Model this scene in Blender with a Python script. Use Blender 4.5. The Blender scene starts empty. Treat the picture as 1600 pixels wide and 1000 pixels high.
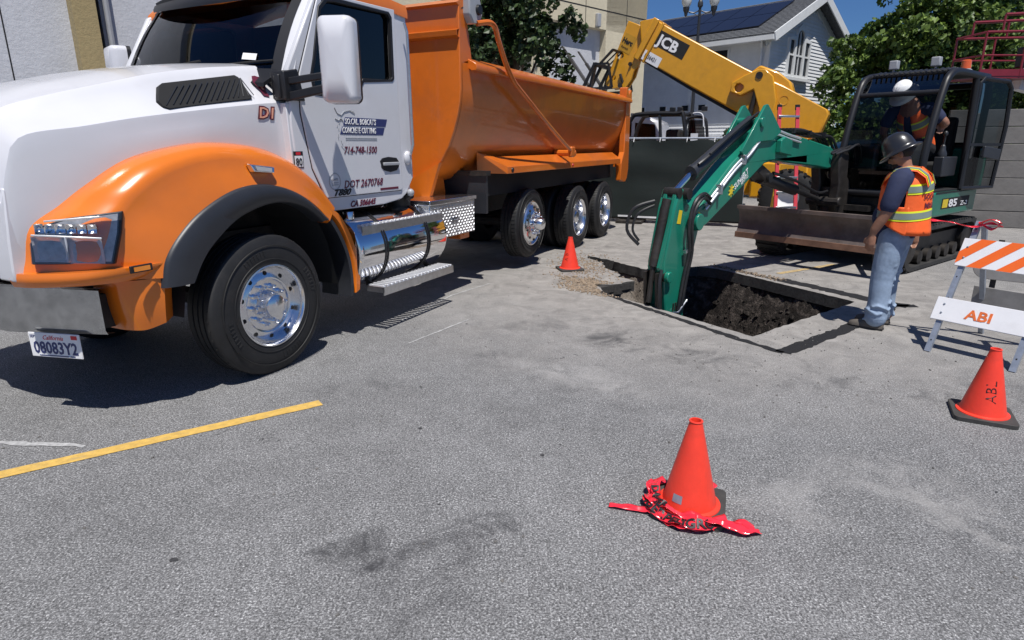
import bpy, bmesh, math, random
from mathutils import Vector, Matrix, noise
from mathutils.geometry import tessellate_polygon
random.seed(7)
S = bpy.context.scene
COL = S.collection
R = math.radians
PI = math.pi
# ---------------------------------------------------------------- camera, light, exposure
cam = bpy.data.cameras.new("camera"); camo = bpy.data.objects.new("camera", cam); COL.objects.link(camo)
camo.location = (0, 0, 1.757); camo.rotation_euler = (R(90 - 15.98), 0, 0)
cam.sensor_width = 36; cam.lens = 21.6; cam.clip_end = 1500; cam.clip_start = 0.05
S.camera = camo
SUN_AZ, SUN_EL = 102.0, 66.0           # azimuth the shadows fall towards
w = bpy.data.worlds.new("World"); S.world = w; w.use_nodes = True
nt = w.node_tree; nt.nodes.clear()
sky = nt.nodes.new('ShaderNodeTexSky'); sky.sky_type = 'NISHITA'; sky.sun_disc = False
sky.sun_elevation = R(SUN_EL); sky.sun_rotation = R(168); sky.air_density = 1.0; sky.dust_density = 0.4; sky.ozone_density = 2.0
bg = nt.nodes.new('ShaderNodeBackground'); bg.inputs[1].default_value = 0.05
wo = nt.nodes.new('ShaderNodeOutputWorld')
tint = nt.nodes.new('ShaderNodeMix'); tint.data_type = 'RGBA'; tint.blend_type = 'MULTIPLY'; tint.inputs[0].default_value = 1; tint.inputs[7].default_value = (.54, .85, 1.34, 1)   # camera white balance
nt.links.new(sky.outputs[0], tint.inputs[6]); nt.links.new(tint.outputs[2], bg.inputs[0]); nt.links.new(bg.outputs[0], wo.inputs[0])
sl = bpy.data.lights.new("sun", 'SUN'); sl.energy = 5.0; sl.angle = R(0.53); sl.color = (1.0, 0.965, 0.91)
so = bpy.data.objects.new("sun", sl); COL.objects.link(so)
a, e = R(SUN_AZ), R(SUN_EL)
so.rotation_euler = Vector((math.cos(a)*math.cos(e), math.sin(a)*math.cos(e), -math.sin(e))).to_track_quat('-Z', 'Y').to_euler()
S.view_settings.view_transform = 'Standard'; S.view_settings.look = 'None'
S.view_settings.exposure = 0.12; S.view_settings.gamma = 1.0; S.view_settings.use_curve_mapping = False
S.render.engine = 'CYCLES'
S.cycles.max_bounces = 6; S.cycles.transparent_max_bounces = 12

# ---------------------------------------------------------------- materials
def newmat(name):
    m = bpy.data.materials.new(name); m.use_nodes = True
    b = m.node_tree.nodes['Principled BSDF']
    return m, m.node_tree, b
def N(nt, t, **kw):
    n = nt.nodes.new(t)
    for k, v in kw.items():
        if k.startswith('i_'):
            n.inputs[int(k[2:]) if k[2:].isdigit() else k[2:]].default_value = v
        else: setattr(n, k, v)
    return n
def ramp(nt, fac, stops):
    r = nt.nodes.new('ShaderNodeValToRGB'); el = r.color_ramp.elements
    while len(el) < len(stops): el.new(0.5)
    for e_, (p, c) in zip(el, stops):
        e_.position = p; e_.color = (c if len(c) == 4 else (*c, 1)) if hasattr(c, '__len__') else (c, c, c, 1)
    nt.links.new(fac, r.inputs[0]); return r.outputs[0]
def mixc(nt, fac, a, b, mode='MIX'):
    n = nt.nodes.new('ShaderNodeMix'); n.data_type = 'RGBA'; n.blend_type = mode
    for s, v in ((n.inputs[0], fac), (n.inputs[6], a), (n.inputs[7], b)):
        if hasattr(v, 'is_output'): nt.links.new(v, s)
        elif hasattr(v, '__len__'): s.default_value = (*v, 1) if len(v) == 3 else v
        else: s.default_value = v
    return n.outputs[2]
def pos(nt, kind='Object'):
    return nt.nodes.new('ShaderNodeTexCoord').outputs[kind]
def nz(nt, co, scale, detail=3, rough=.5, dist=0):
    n = N(nt, 'ShaderNodeTexNoise'); n.inputs['Scale'].default_value = scale; n.inputs['Detail'].default_value = detail
    n.inputs['Roughness'].default_value = rough; n.inputs['Distortion'].default_value = dist
    nt.links.new(co, n.inputs['Vector']); return n.outputs[0]
def mat(name, col, rough=.5, metal=0., coat=0., var=.12, vscale=6., bump=0., bscale=60., dirt=0., dcol=(.12,.1,.08), emit=None, spec=.5, sheen=0):
    m, nt, b = newmat(name)
    b.inputs['Roughness'].default_value = rough; b.inputs['Metallic'].default_value = metal
    b.inputs['Coat Weight'].default_value = coat; b.inputs['Coat Roughness'].default_value = .06
    b.inputs['Specular IOR Level'].default_value = spec
    co = pos(nt)
    f = nz(nt, co, vscale, 5, .6)
    k = ramp(nt, f, [(.3, 1 - var), (.7, 1 + var*.4)])
    c = mixc(nt, 1.0, col, k, 'MULTIPLY')
    if dirt:
        g = nz(nt, co, vscale*.6, 8, .7, .6)
        c = mixc(nt, ramp(nt, g, [(.52, 0.), (.75, dirt)]), c, dcol)
    nt.links.new(c, b.inputs['Base Color'])
    if bump:
        bn = N(nt, 'ShaderNodeBump'); bn.inputs['Strength'].default_value = bump; bn.inputs['Distance'].default_value = .01
        nt.links.new(nz(nt, co, bscale, 6, .6), bn.inputs['Height']); nt.links.new(bn.outputs[0], b.inputs['Normal'])
    if emit:
        b.inputs['Emission Color'].default_value = (*emit, 1); b.inputs['Emission Strength'].default_value = 1
    return m
def glass(name, tint=(.02,.03,.035), through=.5, rough=.02, ior=1.5):
    m, nt, b = newmat(name)
    nt.nodes.remove(b); out = nt.nodes['Material Output']
    t = N(nt, 'ShaderNodeBsdfTransparent'); t.inputs[0].default_value = (*[through*(.7+6*x) if through < 1 else 1 for x in tint], 1)
    g = N(nt, 'ShaderNodeBsdfGlossy'); g.inputs['Roughness'].default_value = rough; g.inputs[0].default_value = (.95,.97,1,1)
    fr = N(nt, 'ShaderNodeFresnel'); fr.inputs[0].default_value = ior
    mx = N(nt, 'ShaderNodeMixShader')
    nt.links.new(fr.outputs[0], mx.inputs[0]); nt.links.new(t.outputs[0], mx.inputs[1]); nt.links.new(g.outputs[0], mx.inputs[2])
    nt.links.new(mx.outputs[0], out.inputs[0]); return m
M = {}
M['white'] = mat('white_paint', (.63,.63,.66), .22, coat=.6, var=.04, dirt=.18, dcol=(.5,.46,.42), vscale=2.5)
M['orange'] = mat('orange_paint', (.70,.172,.013), .25, coat=.6, var=.08, dirt=.15, dcol=(.4,.16,.06), vscale=3)
M['bedorange'] = mat('bed_orange_paint', (.62,.145,.013), .30, coat=.4, var=.15, vscale=2, dirt=.5, dcol=(.30,.10,.045), bump=.35, bscale=1.6)
M['chrome'] = mat('chrome', (.82,.83,.86), .07, 1., var=.03)
M['bumper'] = mat('satin_chrome', (.50,.51,.52), .16, 1., var=.25, vscale=9)
M['lampw'] = mat('lamp_bowl_silver', (.80,.80,.82), .22, .35, var=.05)
M['alu'] = mat('polished_aluminium', (.80,.81,.84), .20, 1., var=.08, vscale=14)
M['bright'] = mat('bright_aluminium', (.86,.86,.87), .38, .7, var=.06)
M['lampin'] = mat('lamp_inner_reflector', (.40,.41,.43), .35, .25, var=.3, vscale=30)
M['brushed'] = mat('brushed_aluminium', (.68,.69,.71), .34, 1., var=.15, vscale=20, bump=.1, bscale=90)
M['black'] = mat('black_plastic', (.011,.011,.013), .45, var=.2)
M['flare'] = mat('grey_black_rubber_trim', (.026,.028,.034), .42, var=.15, bump=.05, bscale=200)
M['matte'] = mat('matte_black', (.010,.010,.011), .8, var=.2)
M['rubber'] = mat('tyre_rubber', (.013,.013,.014), .62, var=.35, vscale=10, dirt=.45, dcol=(.038,.034,.030), bump=.15, bscale=120)
M['dark'] = mat('dark_frame', (.014,.012,.011), .6, var=.4, dirt=.3)
M['smoke'] = glass('smoked_cab_glass', through=.32, ior=1.25)
M['front'] = glass('cab_front_glass', through=.62, ior=1.25)
M['roofg'] = glass('dark_roof_glass', through=.10, ior=1.18)
M['cabglass'] = glass('cab_glass', through=.33)
M['darkglass'] = glass('tinted_glass', through=.10)
M['clear'] = glass('clear_lens', tint=(.05,.05,.05), through=1.)
M['amber'] = mat('amber_lens', (.8,.25,.02), .15, coat=1)
M['redlens'] = mat('red_lens', (.6,.02,.02), .15, coat=1)
M['seat'] = mat('grey_upholstery', (.10,.10,.11), .8)
M['ink'] = mat('maroon_lettering', (.12,.015,.035), .4, var=.1)
M['inkblue'] = mat('navy_lettering', (.03,.04,.14), .4, var=.1)
M['inkblack'] = mat('black_lettering', (.012,.012,.014), .5, var=.1)
M['inkpeach'] = mat('peach_lettering', (.75,.36,.24), .4, var=.1)
M['white2'] = mat('white_print', (.8,.8,.8), .4, var=.03)
M['red2'] = mat('red_print', (.6,.02,.03), .4, var=.05)
M['silver'] = mat('grey_print', (.35,.36,.38), .4, var=.1)
M['green'] = mat('green_machine_paint', (.010,.19,.125), .3, coat=.35, var=.15, vscale=3, dirt=.35, dcol=(.06,.14,.1))
M['yellow'] = mat('yellow_machine_paint', (.66,.31,.012), .3, coat=.35, var=.1, dirt=.3, dcol=(.42,.2,.04))
M['ycol'] = mat('yellow_print', (.75,.55,.03), .4)
M['blade'] = mat('worn_blade_steel', (.145,.115,.105), .55, .25, var=.45, vscale=4, dirt=.6, dcol=(.17,.10,.07), bump=.25, bscale=30)
M['track'] = mat('dusty_rubber_track', (.028,.027,.026), .75, var=.4, dirt=.6, dcol=(.10,.09,.08))
M['hose'] = mat('black_hose', (.018,.018,.02), .4, var=.2, dirt=.2)
M['steel'] = mat('steel_pipe', (.55,.56,.58), .22, 1., var=.1)
M['iron'] = mat('grimy_iron', (.04,.035,.032), .5, .4, var=.5, dirt=.4)
M['cone'] = mat('cone_orange_red', (.84,.052,.026), .42, var=.10, vscale=9, dirt=.55, dcol=(.42,.06,.04), bump=.15, bscale=30)
M['conebase'] = mat('cone_black_rubber', (.05,.048,.045), .7, var=.3, vscale=12, dirt=.4, dcol=(.12,.11,.1))
M['tape'] = mat('red_plastic_tape', (.85,.03,.05), .2, coat=.6, var=.05)
M['galv'] = mat('galvanised_steel', (.42,.46,.52), .4, .6, var=.2, vscale=20)
M['boardw'] = mat('white_reflective_board', (.74,.74,.76), .4, var=.05, dirt=.25, dcol=(.4,.38,.36))
M['boardo'] = mat('orange_reflective_stripe', (.82,.14,.02), .4, var=.08)
M['stencil'] = mat('faded_orange_stencil', (.72,.15,.03), .6, var=.3, vscale=30)
M['boardg'] = mat('grey_weathered_board', (.30,.29,.28), .6, var=.25, dirt=.4)
M['ladder'] = mat('red_fibreglass_rail', (.62,.06,.08), .45, var=.1)
M['ladyel'] = mat('yellow_fibreglass_rail', (.75,.45,.04), .45, var=.1)
M['lift'] = mat('dark_red_lift_paint', (.20,.012,.022), .4, coat=.3, var=.15)
M['skin'] = mat('tanned_skin', (.30,.145,.09), .5, var=.15, vscale=18)
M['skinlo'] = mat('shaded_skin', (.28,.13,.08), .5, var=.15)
M['navy'] = mat('navy_shirt', (.018,.026,.07), .85, var=.2, bump=.3, bscale=40)
M['jeans'] = mat('light_blue_denim', (.26,.34,.46), .85, var=.28, vscale=9, bump=.5, bscale=22)
M['vest'] = mat('orange_mesh_vest', (.95,.135,.02), .7, var=.08, bump=.3, bscale=28)
M['lime'] = mat('lime_trim', (.78,.85,.03), .6, var=.03)
M['refl'] = mat('grey_reflective_tape', (.20,.25,.22), .45, var=.1)
M['hatblk'] = mat('black_hard_hat', (.022,.022,.024), .28, coat=.3, var=.1, dirt=.3)
M['hatwht'] = mat('white_scuffed_hard_hat', (.74,.74,.73), .35, var=.1, dirt=.3, dcol=(.4,.38,.36))
M['boot'] = mat('grey_leather_boot', (.11,.095,.08), .8, var=.25)
M['hair'] = mat('dark_hair', (.02,.015,.012), .8)
M['magenta'] = mat('magenta_bandana', (.4,.03,.12), .8)
M['roof'] = None
def leafmat(name, c1, c2, rough=.5):
    m, nt, b = newmat(name)
    g = N(nt, 'ShaderNodeNewGeometry')
    c = ramp(nt, g.outputs['Random Per Island'], [(0., c1), (.6, [(x+y)/2 for x, y in zip(c1, c2)]), (1., c2)])
    nt.links.new(c, b.inputs['Base Color']); b.inputs['Roughness'].default_value = rough
    out = nt.nodes['Material Output']
    tr = N(nt, 'ShaderNodeBsdfTranslucent'); nt.links.new(c, tr.inputs[0])
    mx = N(nt, 'ShaderNodeMixShader'); mx.inputs[0].default_value = .25
    nt.links.new(b.outputs[0], mx.inputs[1]); nt.links.new(tr.outputs[0], mx.inputs[2]); nt.links.new(mx.outputs[0], out.inputs[0])
    return m
M['leaf'] = leafmat('leaf_green', (.028,.068,.014), (.20,.29,.055))
M['leaf2'] = leafmat('leaf_dark_green', (.013,.032,.011), (.065,.11,.032))
M['bark'] = mat('bark', (.10,.075,.055), .9, var=.4, bump=.6, bscale=30)

# ---------------------------------------------------------------- mesh builder
class MB:
    def __init__(s): s.v = []; s.f = []
    def add(s, vs, fs):
        n = len(s.v); s.v += [tuple(v) for v in vs]; s.f += [tuple(i+n for i in f) for f in fs]; return s
    def box(s, x0, x1, y0, y1, z0, z1):
        return s.add([(x, y, z) for x in (x0, x1) for y in (y0, y1) for z in (z0, z1)],
            [(0,1,3,2),(4,6,7,5),(0,4,5,1),(2,3,7,6),(0,2,6,4),(1,5,7,3)])
    def obox(s, p0, p1, w, h, up=(0,0,1)):      # bar from p0 to p1, w across, h along up
        p0 = Vector(p0); p1 = Vector(p1); d = (p1-p0).normalized(); sd = d.cross(Vector(up))
        if sd.length < 1e-4: sd = d.cross(Vector((1,0,0)))
        sd.normalize(); u = sd.cross(d); vs = []
        for p in (p0, p1):
            for a_ in (-1, 1):
                for b_ in (-1, 1): vs.append(p + sd*w/2*a_ + u*h/2*b_)
        return s.add(vs, [(0,1,3,2),(4,6,7,5),(0,4,5,1),(2,3,7,6),(0,2,6,4),(1,5,7,3)])
    def plate(s, outer, holes=(), a=0., b=1., ax='y'):   # 2D outline extruded along axis
        loops = [list(outer)] + [list(h) for h in holes]
        flat = [p for l in loops for p in l]
        tris = tessellate_polygon([[Vector((p[0], p[1], 0)) for p in l] for l in loops])
        def mp(p, t):
            return {'y': (p[0], t, p[1]), 'x': (t, p[0], p[1]), 'z': (p[0], p[1], t)}[ax]
        n = len(flat)
        vs = [mp(p, a) for p in flat] + [mp(p, b) for p in flat]
        fs = [tuple(t) for t in tris] + [tuple(i+n for i in reversed(t)) for t in tris]
        o = 0
        for l in loops:
            k = len(l)
            for i in range(k): fs.append((o+i, o+(i+1) % k, o+(i+1) % k+n, o+i+n))
            o += k
        return s.add(vs, fs)
    def tube(s, pts, r, n=10, cap=True):
        pts = [Vector(p) for p in pts]; m = len(pts)
        rs = r if hasattr(r, '__len__') else [r]*m
        rings = []; prev = None
        for i, p in enumerate(pts):
            d = (pts[min(i+1, m-1)] - pts[max(i-1, 0)]).normalized()
            if prev is None:
                u = d.cross(Vector((0,0,1)));
                if u.length < 1e-3: u = d.cross(Vector((1,0,0)))
            else: u = prev - d*prev.dot(d)
            u.normalize(); prev = u; v = d.cross(u)
            rings.append([p + (u*math.cos(t) + v*math.sin(t))*rs[i] for t in [2*PI*k/n for k in range(n)]])
        vs = [q for ring in rings for q in ring]; fs = []
        for i in range(m-1):
            for k in range(n): fs.append((i*n+k, i*n+(k+1) % n, (i+1)*n+(k+1) % n, (i+1)*n+k))
        if cap: fs += [tuple(range(n))[::-1], tuple(range((m-1)*n, m*n))]
        return s.add(vs, fs)
    def lathe(s, prof, c=(0,0,0), ax='z', n=32, close=False):   # prof: (radius, height)
        vs = []; fs = []; m = len(prof)
        for k in range(n):
            t = 2*PI*k/n; ct, st = math.cos(t), math.sin(t)
            for r_, h in prof:
                p = {'z': (r_*ct, r_*st, h), 'y': (r_*ct, h, r_*st), 'x': (h, r_*ct, r_*st)}[ax]
                vs.append((p[0]+c[0], p[1]+c[1], p[2]+c[2]))
        for k in range(n):
            k2 = (k+1) % n
            for i in range(m-1): fs.append((k*m+i, k2*m+i, k2*m+i+1, k*m+i+1))
            if close: fs.append((k*m+m-1, k2*m+m-1, k2*m, k*m))
        return s.add(vs, fs)
    def ball(s, c, r, n=10, m=7):
        rx, ry, rz = r if hasattr(r, '__len__') else (r, r, r)
        vs = [(c[0], c[1], c[2]-rz)]
        for j in range(1, m):
            ph = -PI/2 + PI*j/m
            for i in range(n):
                t = 2*PI*i/n; vs.append((c[0]+rx*math.cos(ph)*math.cos(t), c[1]+ry*math.cos(ph)*math.sin(t), c[2]+rz*math.sin(ph)))
        vs.append((c[0], c[1], c[2]+rz)); fs = []
        for i in range(n): fs.append((0, 1+(i+1) % n, 1+i))
        for j in range(m-2):
            for i in range(n):
                a_ = 1+j*n; fs.append((a_+i, a_+(i+1) % n, a_+n+(i+1) % n, a_+n+i))
        for i in range(n): fs.append((len(vs)-1, 1+(m-2)*n+i, 1+(m-2)*n+(i+1) % n))
        return s.add(vs, fs)
    def grid(s, rows, wrap=False):
        n = len(rows[0]); vs = [p for r_ in rows for p in r_]; fs = []
        for i in range(len(rows)-1):
            for k in range(n if wrap else n-1): fs.append((i*n+k, i*n+(k+1) % n, (i+1)*n+(k+1) % n, (i+1)*n+k))
        return s.add(vs, fs)
    def shell(s, rows, off):      # grid with thickness: second layer displaced by off
        r2 = [[(Vector(p)+Vector(off)) for p in r_] for r_ in rows]
        s.grid(rows); s.grid([list(reversed(r_)) for r_ in r2])
        n = len(rows[0]); m = len(rows)
        for A, Bq in ((rows[0], r2[0]), (rows[-1], r2[-1])): s.grid([A, Bq])
        s.grid([[r_[0] for r_ in rows], [r_[0] for r_ in r2]]); s.grid([[r_[-1] for r_ in rows], [r_[-1] for r_ in r2]])
        return s
    def xf(s, m, start=0):
        for i in range(start, len(s.v)): s.v[i] = tuple(m @ Vector(s.v[i]))
        return s
    def build(s, name, m, parent=None, bevel=0., smooth=True, ang=35, weld=True, sub=0, remesh=0, label=None, kind=None):
        me = bpy.data.meshes.new(name); me.from_pydata(s.v, [], s.f)
        bm = bmesh.new(); bm.from_mesh(me)
        if weld: bmesh.ops.remove_doubles(bm, verts=bm.verts, dist=1e-5)
        bmesh.ops.recalc_face_normals(bm, faces=bm.faces)
        bm.to_mesh(me); bm.free()
        if smooth:
            me.shade_smooth()
            if ang < 180: me.set_sharp_from_angle(angle=R(ang))
        me.materials.append(M[m] if isinstance(m, str) else m)
        o = bpy.data.objects.new(name, me); COL.objects.link(o)
        if parent is not None: o.parent = parent
        if remesh:
            md = o.modifiers.new('r', 'REMESH'); md.mode = 'VOXEL'; md.voxel_size = remesh; md.use_smooth_shade = True
            ms = o.modifiers.new('s', 'SMOOTH'); ms.factor = .5; ms.iterations = 4
        if bevel:
            md = o.modifiers.new('b', 'BEVEL'); md.width = bevel; md.segments = 2; md.limit_method = 'ANGLE'; md.angle_limit = R(40)
            md.harden_normals = False
        if sub:
            md = o.modifiers.new('s', 'SUBSURF'); md.levels = sub; md.render_levels = sub
        if label: o['label'] = label
        if kind is None and name in FINE: kind = 'stuff'
        if kind: o['kind'] = kind
        return o
FINE = {'tread', 'lug_nut', 'hand_hole', 'diamond_tread', 'vent_mesh', 'sidewall_relief', 'track_lug', 'tread_bar', 'grille_opening', 'signal_cell', 'board_bolt', 'leg_hole', 'plate_bolt', 'clamp_bolt', 'cable_tie', 'hydraulic_hose', 'boom_hose', 'stick_hose', 'air_hose', 'control_joint', 'roof_guard', 'animal_outline_decal', 'steel_pipe', 'hat_ridge'}
def empty(name, loc, rz, label, cat, group=None):
    o = bpy.data.objects.new(name, None); COL.objects.link(o)
    o.location = loc; o.rotation_euler = (0, 0, R(rz)); o['label'] = label; o['category'] = cat
    if group: o['group'] = group
    return o
def tag(o, label, cat, group=None):
    o['label'] = label; o['category'] = cat
    if group: o['group'] = group
    return o
_tc = {}
def text(parent, name, txt, size, o, right, up, m, depth=.0015, shear=0., offset=0., align='LEFT', sx=1.0, bend=None):
    cu = bpy.data.curves.new('t', 'FONT'); cu.body = txt; cu.size = size; cu.shear = shear; cu.offset = offset
    cu.extrude = depth; cu.align_x = align; cu.resolution_u = 2
    ob = bpy.data.objects.new('t', cu); COL.objects.link(ob)
    dg = bpy.context.evaluated_depsgraph_get(); me = bpy.data.meshes.new_from_object(ob.evaluated_get(dg))
    bpy.data.objects.remove(ob); bpy.data.curves.remove(cu)
    rt = Vector(right).normalized(); u = Vector(up).normalized(); n = rt.cross(u).normalized()
    o = Vector(o)
    for v in me.vertices:
        x, y, z = v.co; x *= sx
        v.co = bend(x, y, z) if bend else o + rt*x + u*y + n*z
    me.materials.clear(); me.materials.append(M[m] if isinstance(m, str) else m); me.name = name
    t = bpy.data.objects.new(name, me); COL.objects.link(t); t.parent = parent
    return t
def rsq(x0, x1, z0, z1, r, n=4):      # rounded rectangle outline
    out = []
    for cx, cz, a0 in ((x1-r, z1-r, 0), (x0+r, z1-r, 90), (x0+r, z0+r, 180), (x1-r, z0+r, 270)):
        for i in range(n+1):
            t = R(a0 + 90*i/n); out.append((cx+r*math.cos(t), cz+r*math.sin(t)))
    return out
def circ(cx, cz, r, n=16): return [(cx+r*math.cos(2*PI*i/n), cz+r*math.sin(2*PI*i/n)) for i in range(n)]
def smoothpath(pts, n=6):
    pts = [Vector(p) for p in pts]; out = []
    for i in range(len(pts)-1):
        p0 = pts[max(i-1, 0)]; p1 = pts[i]; p2 = pts[i+1]; p3 = pts[min(i+2, len(pts)-1)]
        for k in range(n):
            t = k/n
            out.append(.5*((2*p1)+(-p0+p2)*t+(2*p0-5*p1+4*p2-p3)*t*t+(-p0+3*p1-3*p2+p3)*t**3))
    out.append(pts[-1]); return out
# ================================================================ DUMP TRUCK (x forward, y to its left, origin on the ground under the front axle)
T = empty('dump_truck', (-2.928, 5.159, 0), -116.16, 'white and orange three axle dump truck with chrome wheels parked at left', 'dump truck')
def interp(tab, x):
    if x <= tab[0][0]: return tab[0][1]
    for (a0, b0), (a1, b1) in zip(tab, tab[1:]):
        if x <= a1: return b0 + (b1-b0)*(x-a0)/(a1-a0)
    return tab[-1][1]
ys = lambda x: .97 if x < .2 else .97 - .2*((x-.2)/1.2)**2
zu = [(-.56,2.352),(-.485,2.346),(0,2.285),(.4,2.209),(.66,2.14),(1.03,2.036),(1.28,1.946),(1.4,1.83),(1.47,1.60)]
yu = [(-.56,.76),(.4,.744),(.66,.72),(1.03,.655),(1.28,.60),(1.47,.56)]
zl = [(-.56,2.075),(-.25,2.05),(.58,1.938),(1.0,1.861),(1.31,1.796),(1.4,1.62),(1.47,1.35)]
zb = [(-.56,1.30),(-.3,1.55),(.2,1.66),(.8,1.55),(1.1,1.35),(1.3,1.2),(1.47,1.0)]
# hood
rows = []
xs = [-.56+2.01*k/46 for k in range(47)]
def dens(tab): return [(p.x, p.y) for p in smoothpath([(a_, b_, 0) for a_, b_ in tab], 6)]
zu, yu, zl, zb = [dens(t_) for t_ in (zu, yu, zl, zb)]
for x in xs:
    cz = interp(zu, x) + interp([(-.56,.055),(1.0,.075),(1.45,.05)], x)
    U = interp(yu, x); Z = interp(zu, x); L = ys(x); ZL = interp(zl, x); ZB = interp(zb, x)
    half = [(0, cz), (U*.45, cz-.006), (U*.75, cz-.02), (U-.05, Z+.016), (U-.018, Z+.010), (U+.006, Z-.012), (U+.020, Z-.035), (U+(L-U)*.38, Z-(Z-ZL)*.48), (U+(L-U)*.70, Z-(Z-ZL)*.78),
            (L, ZL), (L+.003, ZL-.03), (L+.004, ZL-.10), (L+.006, ZL*.66+ZB*.34), (L+.002, ZL*.3+ZB*.7), (L-.01, ZB)]
    rows.append([(x, -y, z) for y, z in half[:0:-1]] + [(x, y, z) for y, z in half])
rows.append([(1.468, p[1]*.99, min(p[2], 1.50)) for p in rows[-1]]); rows.append([(1.40, p[1]*.97, min(p[2], 1.40)) for p in rows[-1]])
b = MB(); b.grid(rows)
b.build('hood', 'white', T, ang=24)
# grille surround and grille
for s in (1, -1):
    b = MB(); pr = [(1.20,1.52),(1.435,1.52),(1.46,1.25),(1.475,1.05),(1.475,.98),(1.2,.98)]
    b.plate(pr, (), s*.60, s*.765); b.build('grille_surround', 'white', T, bevel=.012)
b = MB()
b.box(1.2,1.43,-.60,.60,.98,1.70); g = b.build('grille', 'chrome', T, bevel=.01)
b = MB()
for k in range(11): b.box(1.43,1.437,-.57+.1*k,-.50+.1*k,1.02,1.66)
b.build('grille_opening', 'matte', g)
# fenders: lofted from hood line B over crown K to arch edge A
FS = [((1.44,.755,1.0),(1.20,1.10,.985),(.85,1.2,.93)),((1.40,.77,1.10),(1.19,1.12,1.10),(.80,1.2,1.06)),((1.353,.785,1.283),(1.14,1.13,1.27),(.72,1.2,1.165)),
 ((1.20,.831,1.401),(1.02,1.14,1.41),(.62,1.2,1.25)),((1.05,.87,1.515),(.93,1.16,1.52),(.52,1.2,1.325)),((.806,.919,1.664),(.75,1.18,1.645),(.36,1.2,1.40)),
 ((.5,.955,1.745),(.47,1.18,1.73),(.18,1.2,1.45)),((.194,.97,1.771),(.18,1.19,1.76),(0,1.2,1.462)),((-.2,.97,1.734),(-.2,1.19,1.715),(-.2,1.2,1.44)),
 ((-.496,.97,1.622),(-.48,1.19,1.60),(-.4,1.2,1.36)),((-.72,.97,1.47),(-.68,1.19,1.455),(-.56,1.2,1.255)),((-.93,.97,1.25),(-.86,1.19,1.25),(-.69,1.2,1.13))]
def spl(pts, n=5): return smoothpath(pts, n)
FB = spl([f[0] for f in FS]); FK = spl([f[1] for f in FS]); FA = spl([f[2] for f in FS])
def fender(s):
    rows = []
    for B_, K_, A_ in zip(FB, FK, FA):
        r_ = [Vector((B_.x, B_.y-.10, B_.z-.015)), Vector((B_.x, B_.y-.012, B_.z-.008))]
        for k in range(0, 11):
            u = k/10; wt = .9 + 1.9*max(0., 1-abs(len(rows)-14)/22); dn = (1-u)**2 + wt*2*u*(1-u) + u*u; p = (B_*(1-u)**2 + K_*(wt*2*u*(1-u)) + A_*u*u)/dn
            if u > .5: p = p + Vector((0, -.022, -.012))*math.sin(PI*(u-.5)*2)
            r_.append(p)
        r_.append(A_ + Vector((0,-.03,-.02))); r_.append(A_ + Vector((0,-.16,-.02)))
        rows.append([(q.x, q.y*s, q.z) for q in r_])
    b = MB(); b.grid(rows); return b
fl = fender(1).build('fender', 'orange', T, ang=60)
fender(-1).build('fender', 'orange', T, ang=60)
# ridge below the headlight and lower corner valance
def corner(z0, z1, d0, d1, m, nm):
    for s in (1, -1):
        if nm == 'bumper_corner': top = spl([(1.06,.78,z1),(1.06,.94,z1),(1.045,1.05,z1),(.98,1.14,z1),(.84,1.18,z1)]); bot = spl([(1.03,.76,z0),(1.03,.92,z0),(1.015,1.02,z0+.0),(.96,1.10,z0),(.86,1.155,z0+.03)])
        else: top = spl([(1.44+d1,.70,z1),(1.40+d1,.85,z1),(1.24+d1,1.07,z1),(1.05+d1*.6,1.165+d1*.4,z1),(.84,1.18+d1*.3,z1)])
        if nm != 'bumper_corner': bot = spl([(1.40+d0,.70,z0),(1.36+d0,.84,z0),(1.20+d0,1.05,z0),(1.03,1.14,z0+.0),(.86,1.155,z0+.03)])
        rr = []
        for k in range(7):
            u = k/6; bulge = .012*math.sin(PI*u)
            rr.append([((t.x*(1-u)+q.x*u)+bulge, ((t.y*(1-u)+q.y*u)+bulge)*s, t.z*(1-u)+q.z*u) for t, q in zip(top, bot)])
        b = MB(); b.shell(rr, (-.12, -.1*s, 0)); b.build(nm, m, T, ang=40)
corner(.945, 1.03, .055, .03, 'orange', 'fender_ledge')
corner(.60, .935, .0, .02, 'orange', 'bumper_corner')
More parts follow.
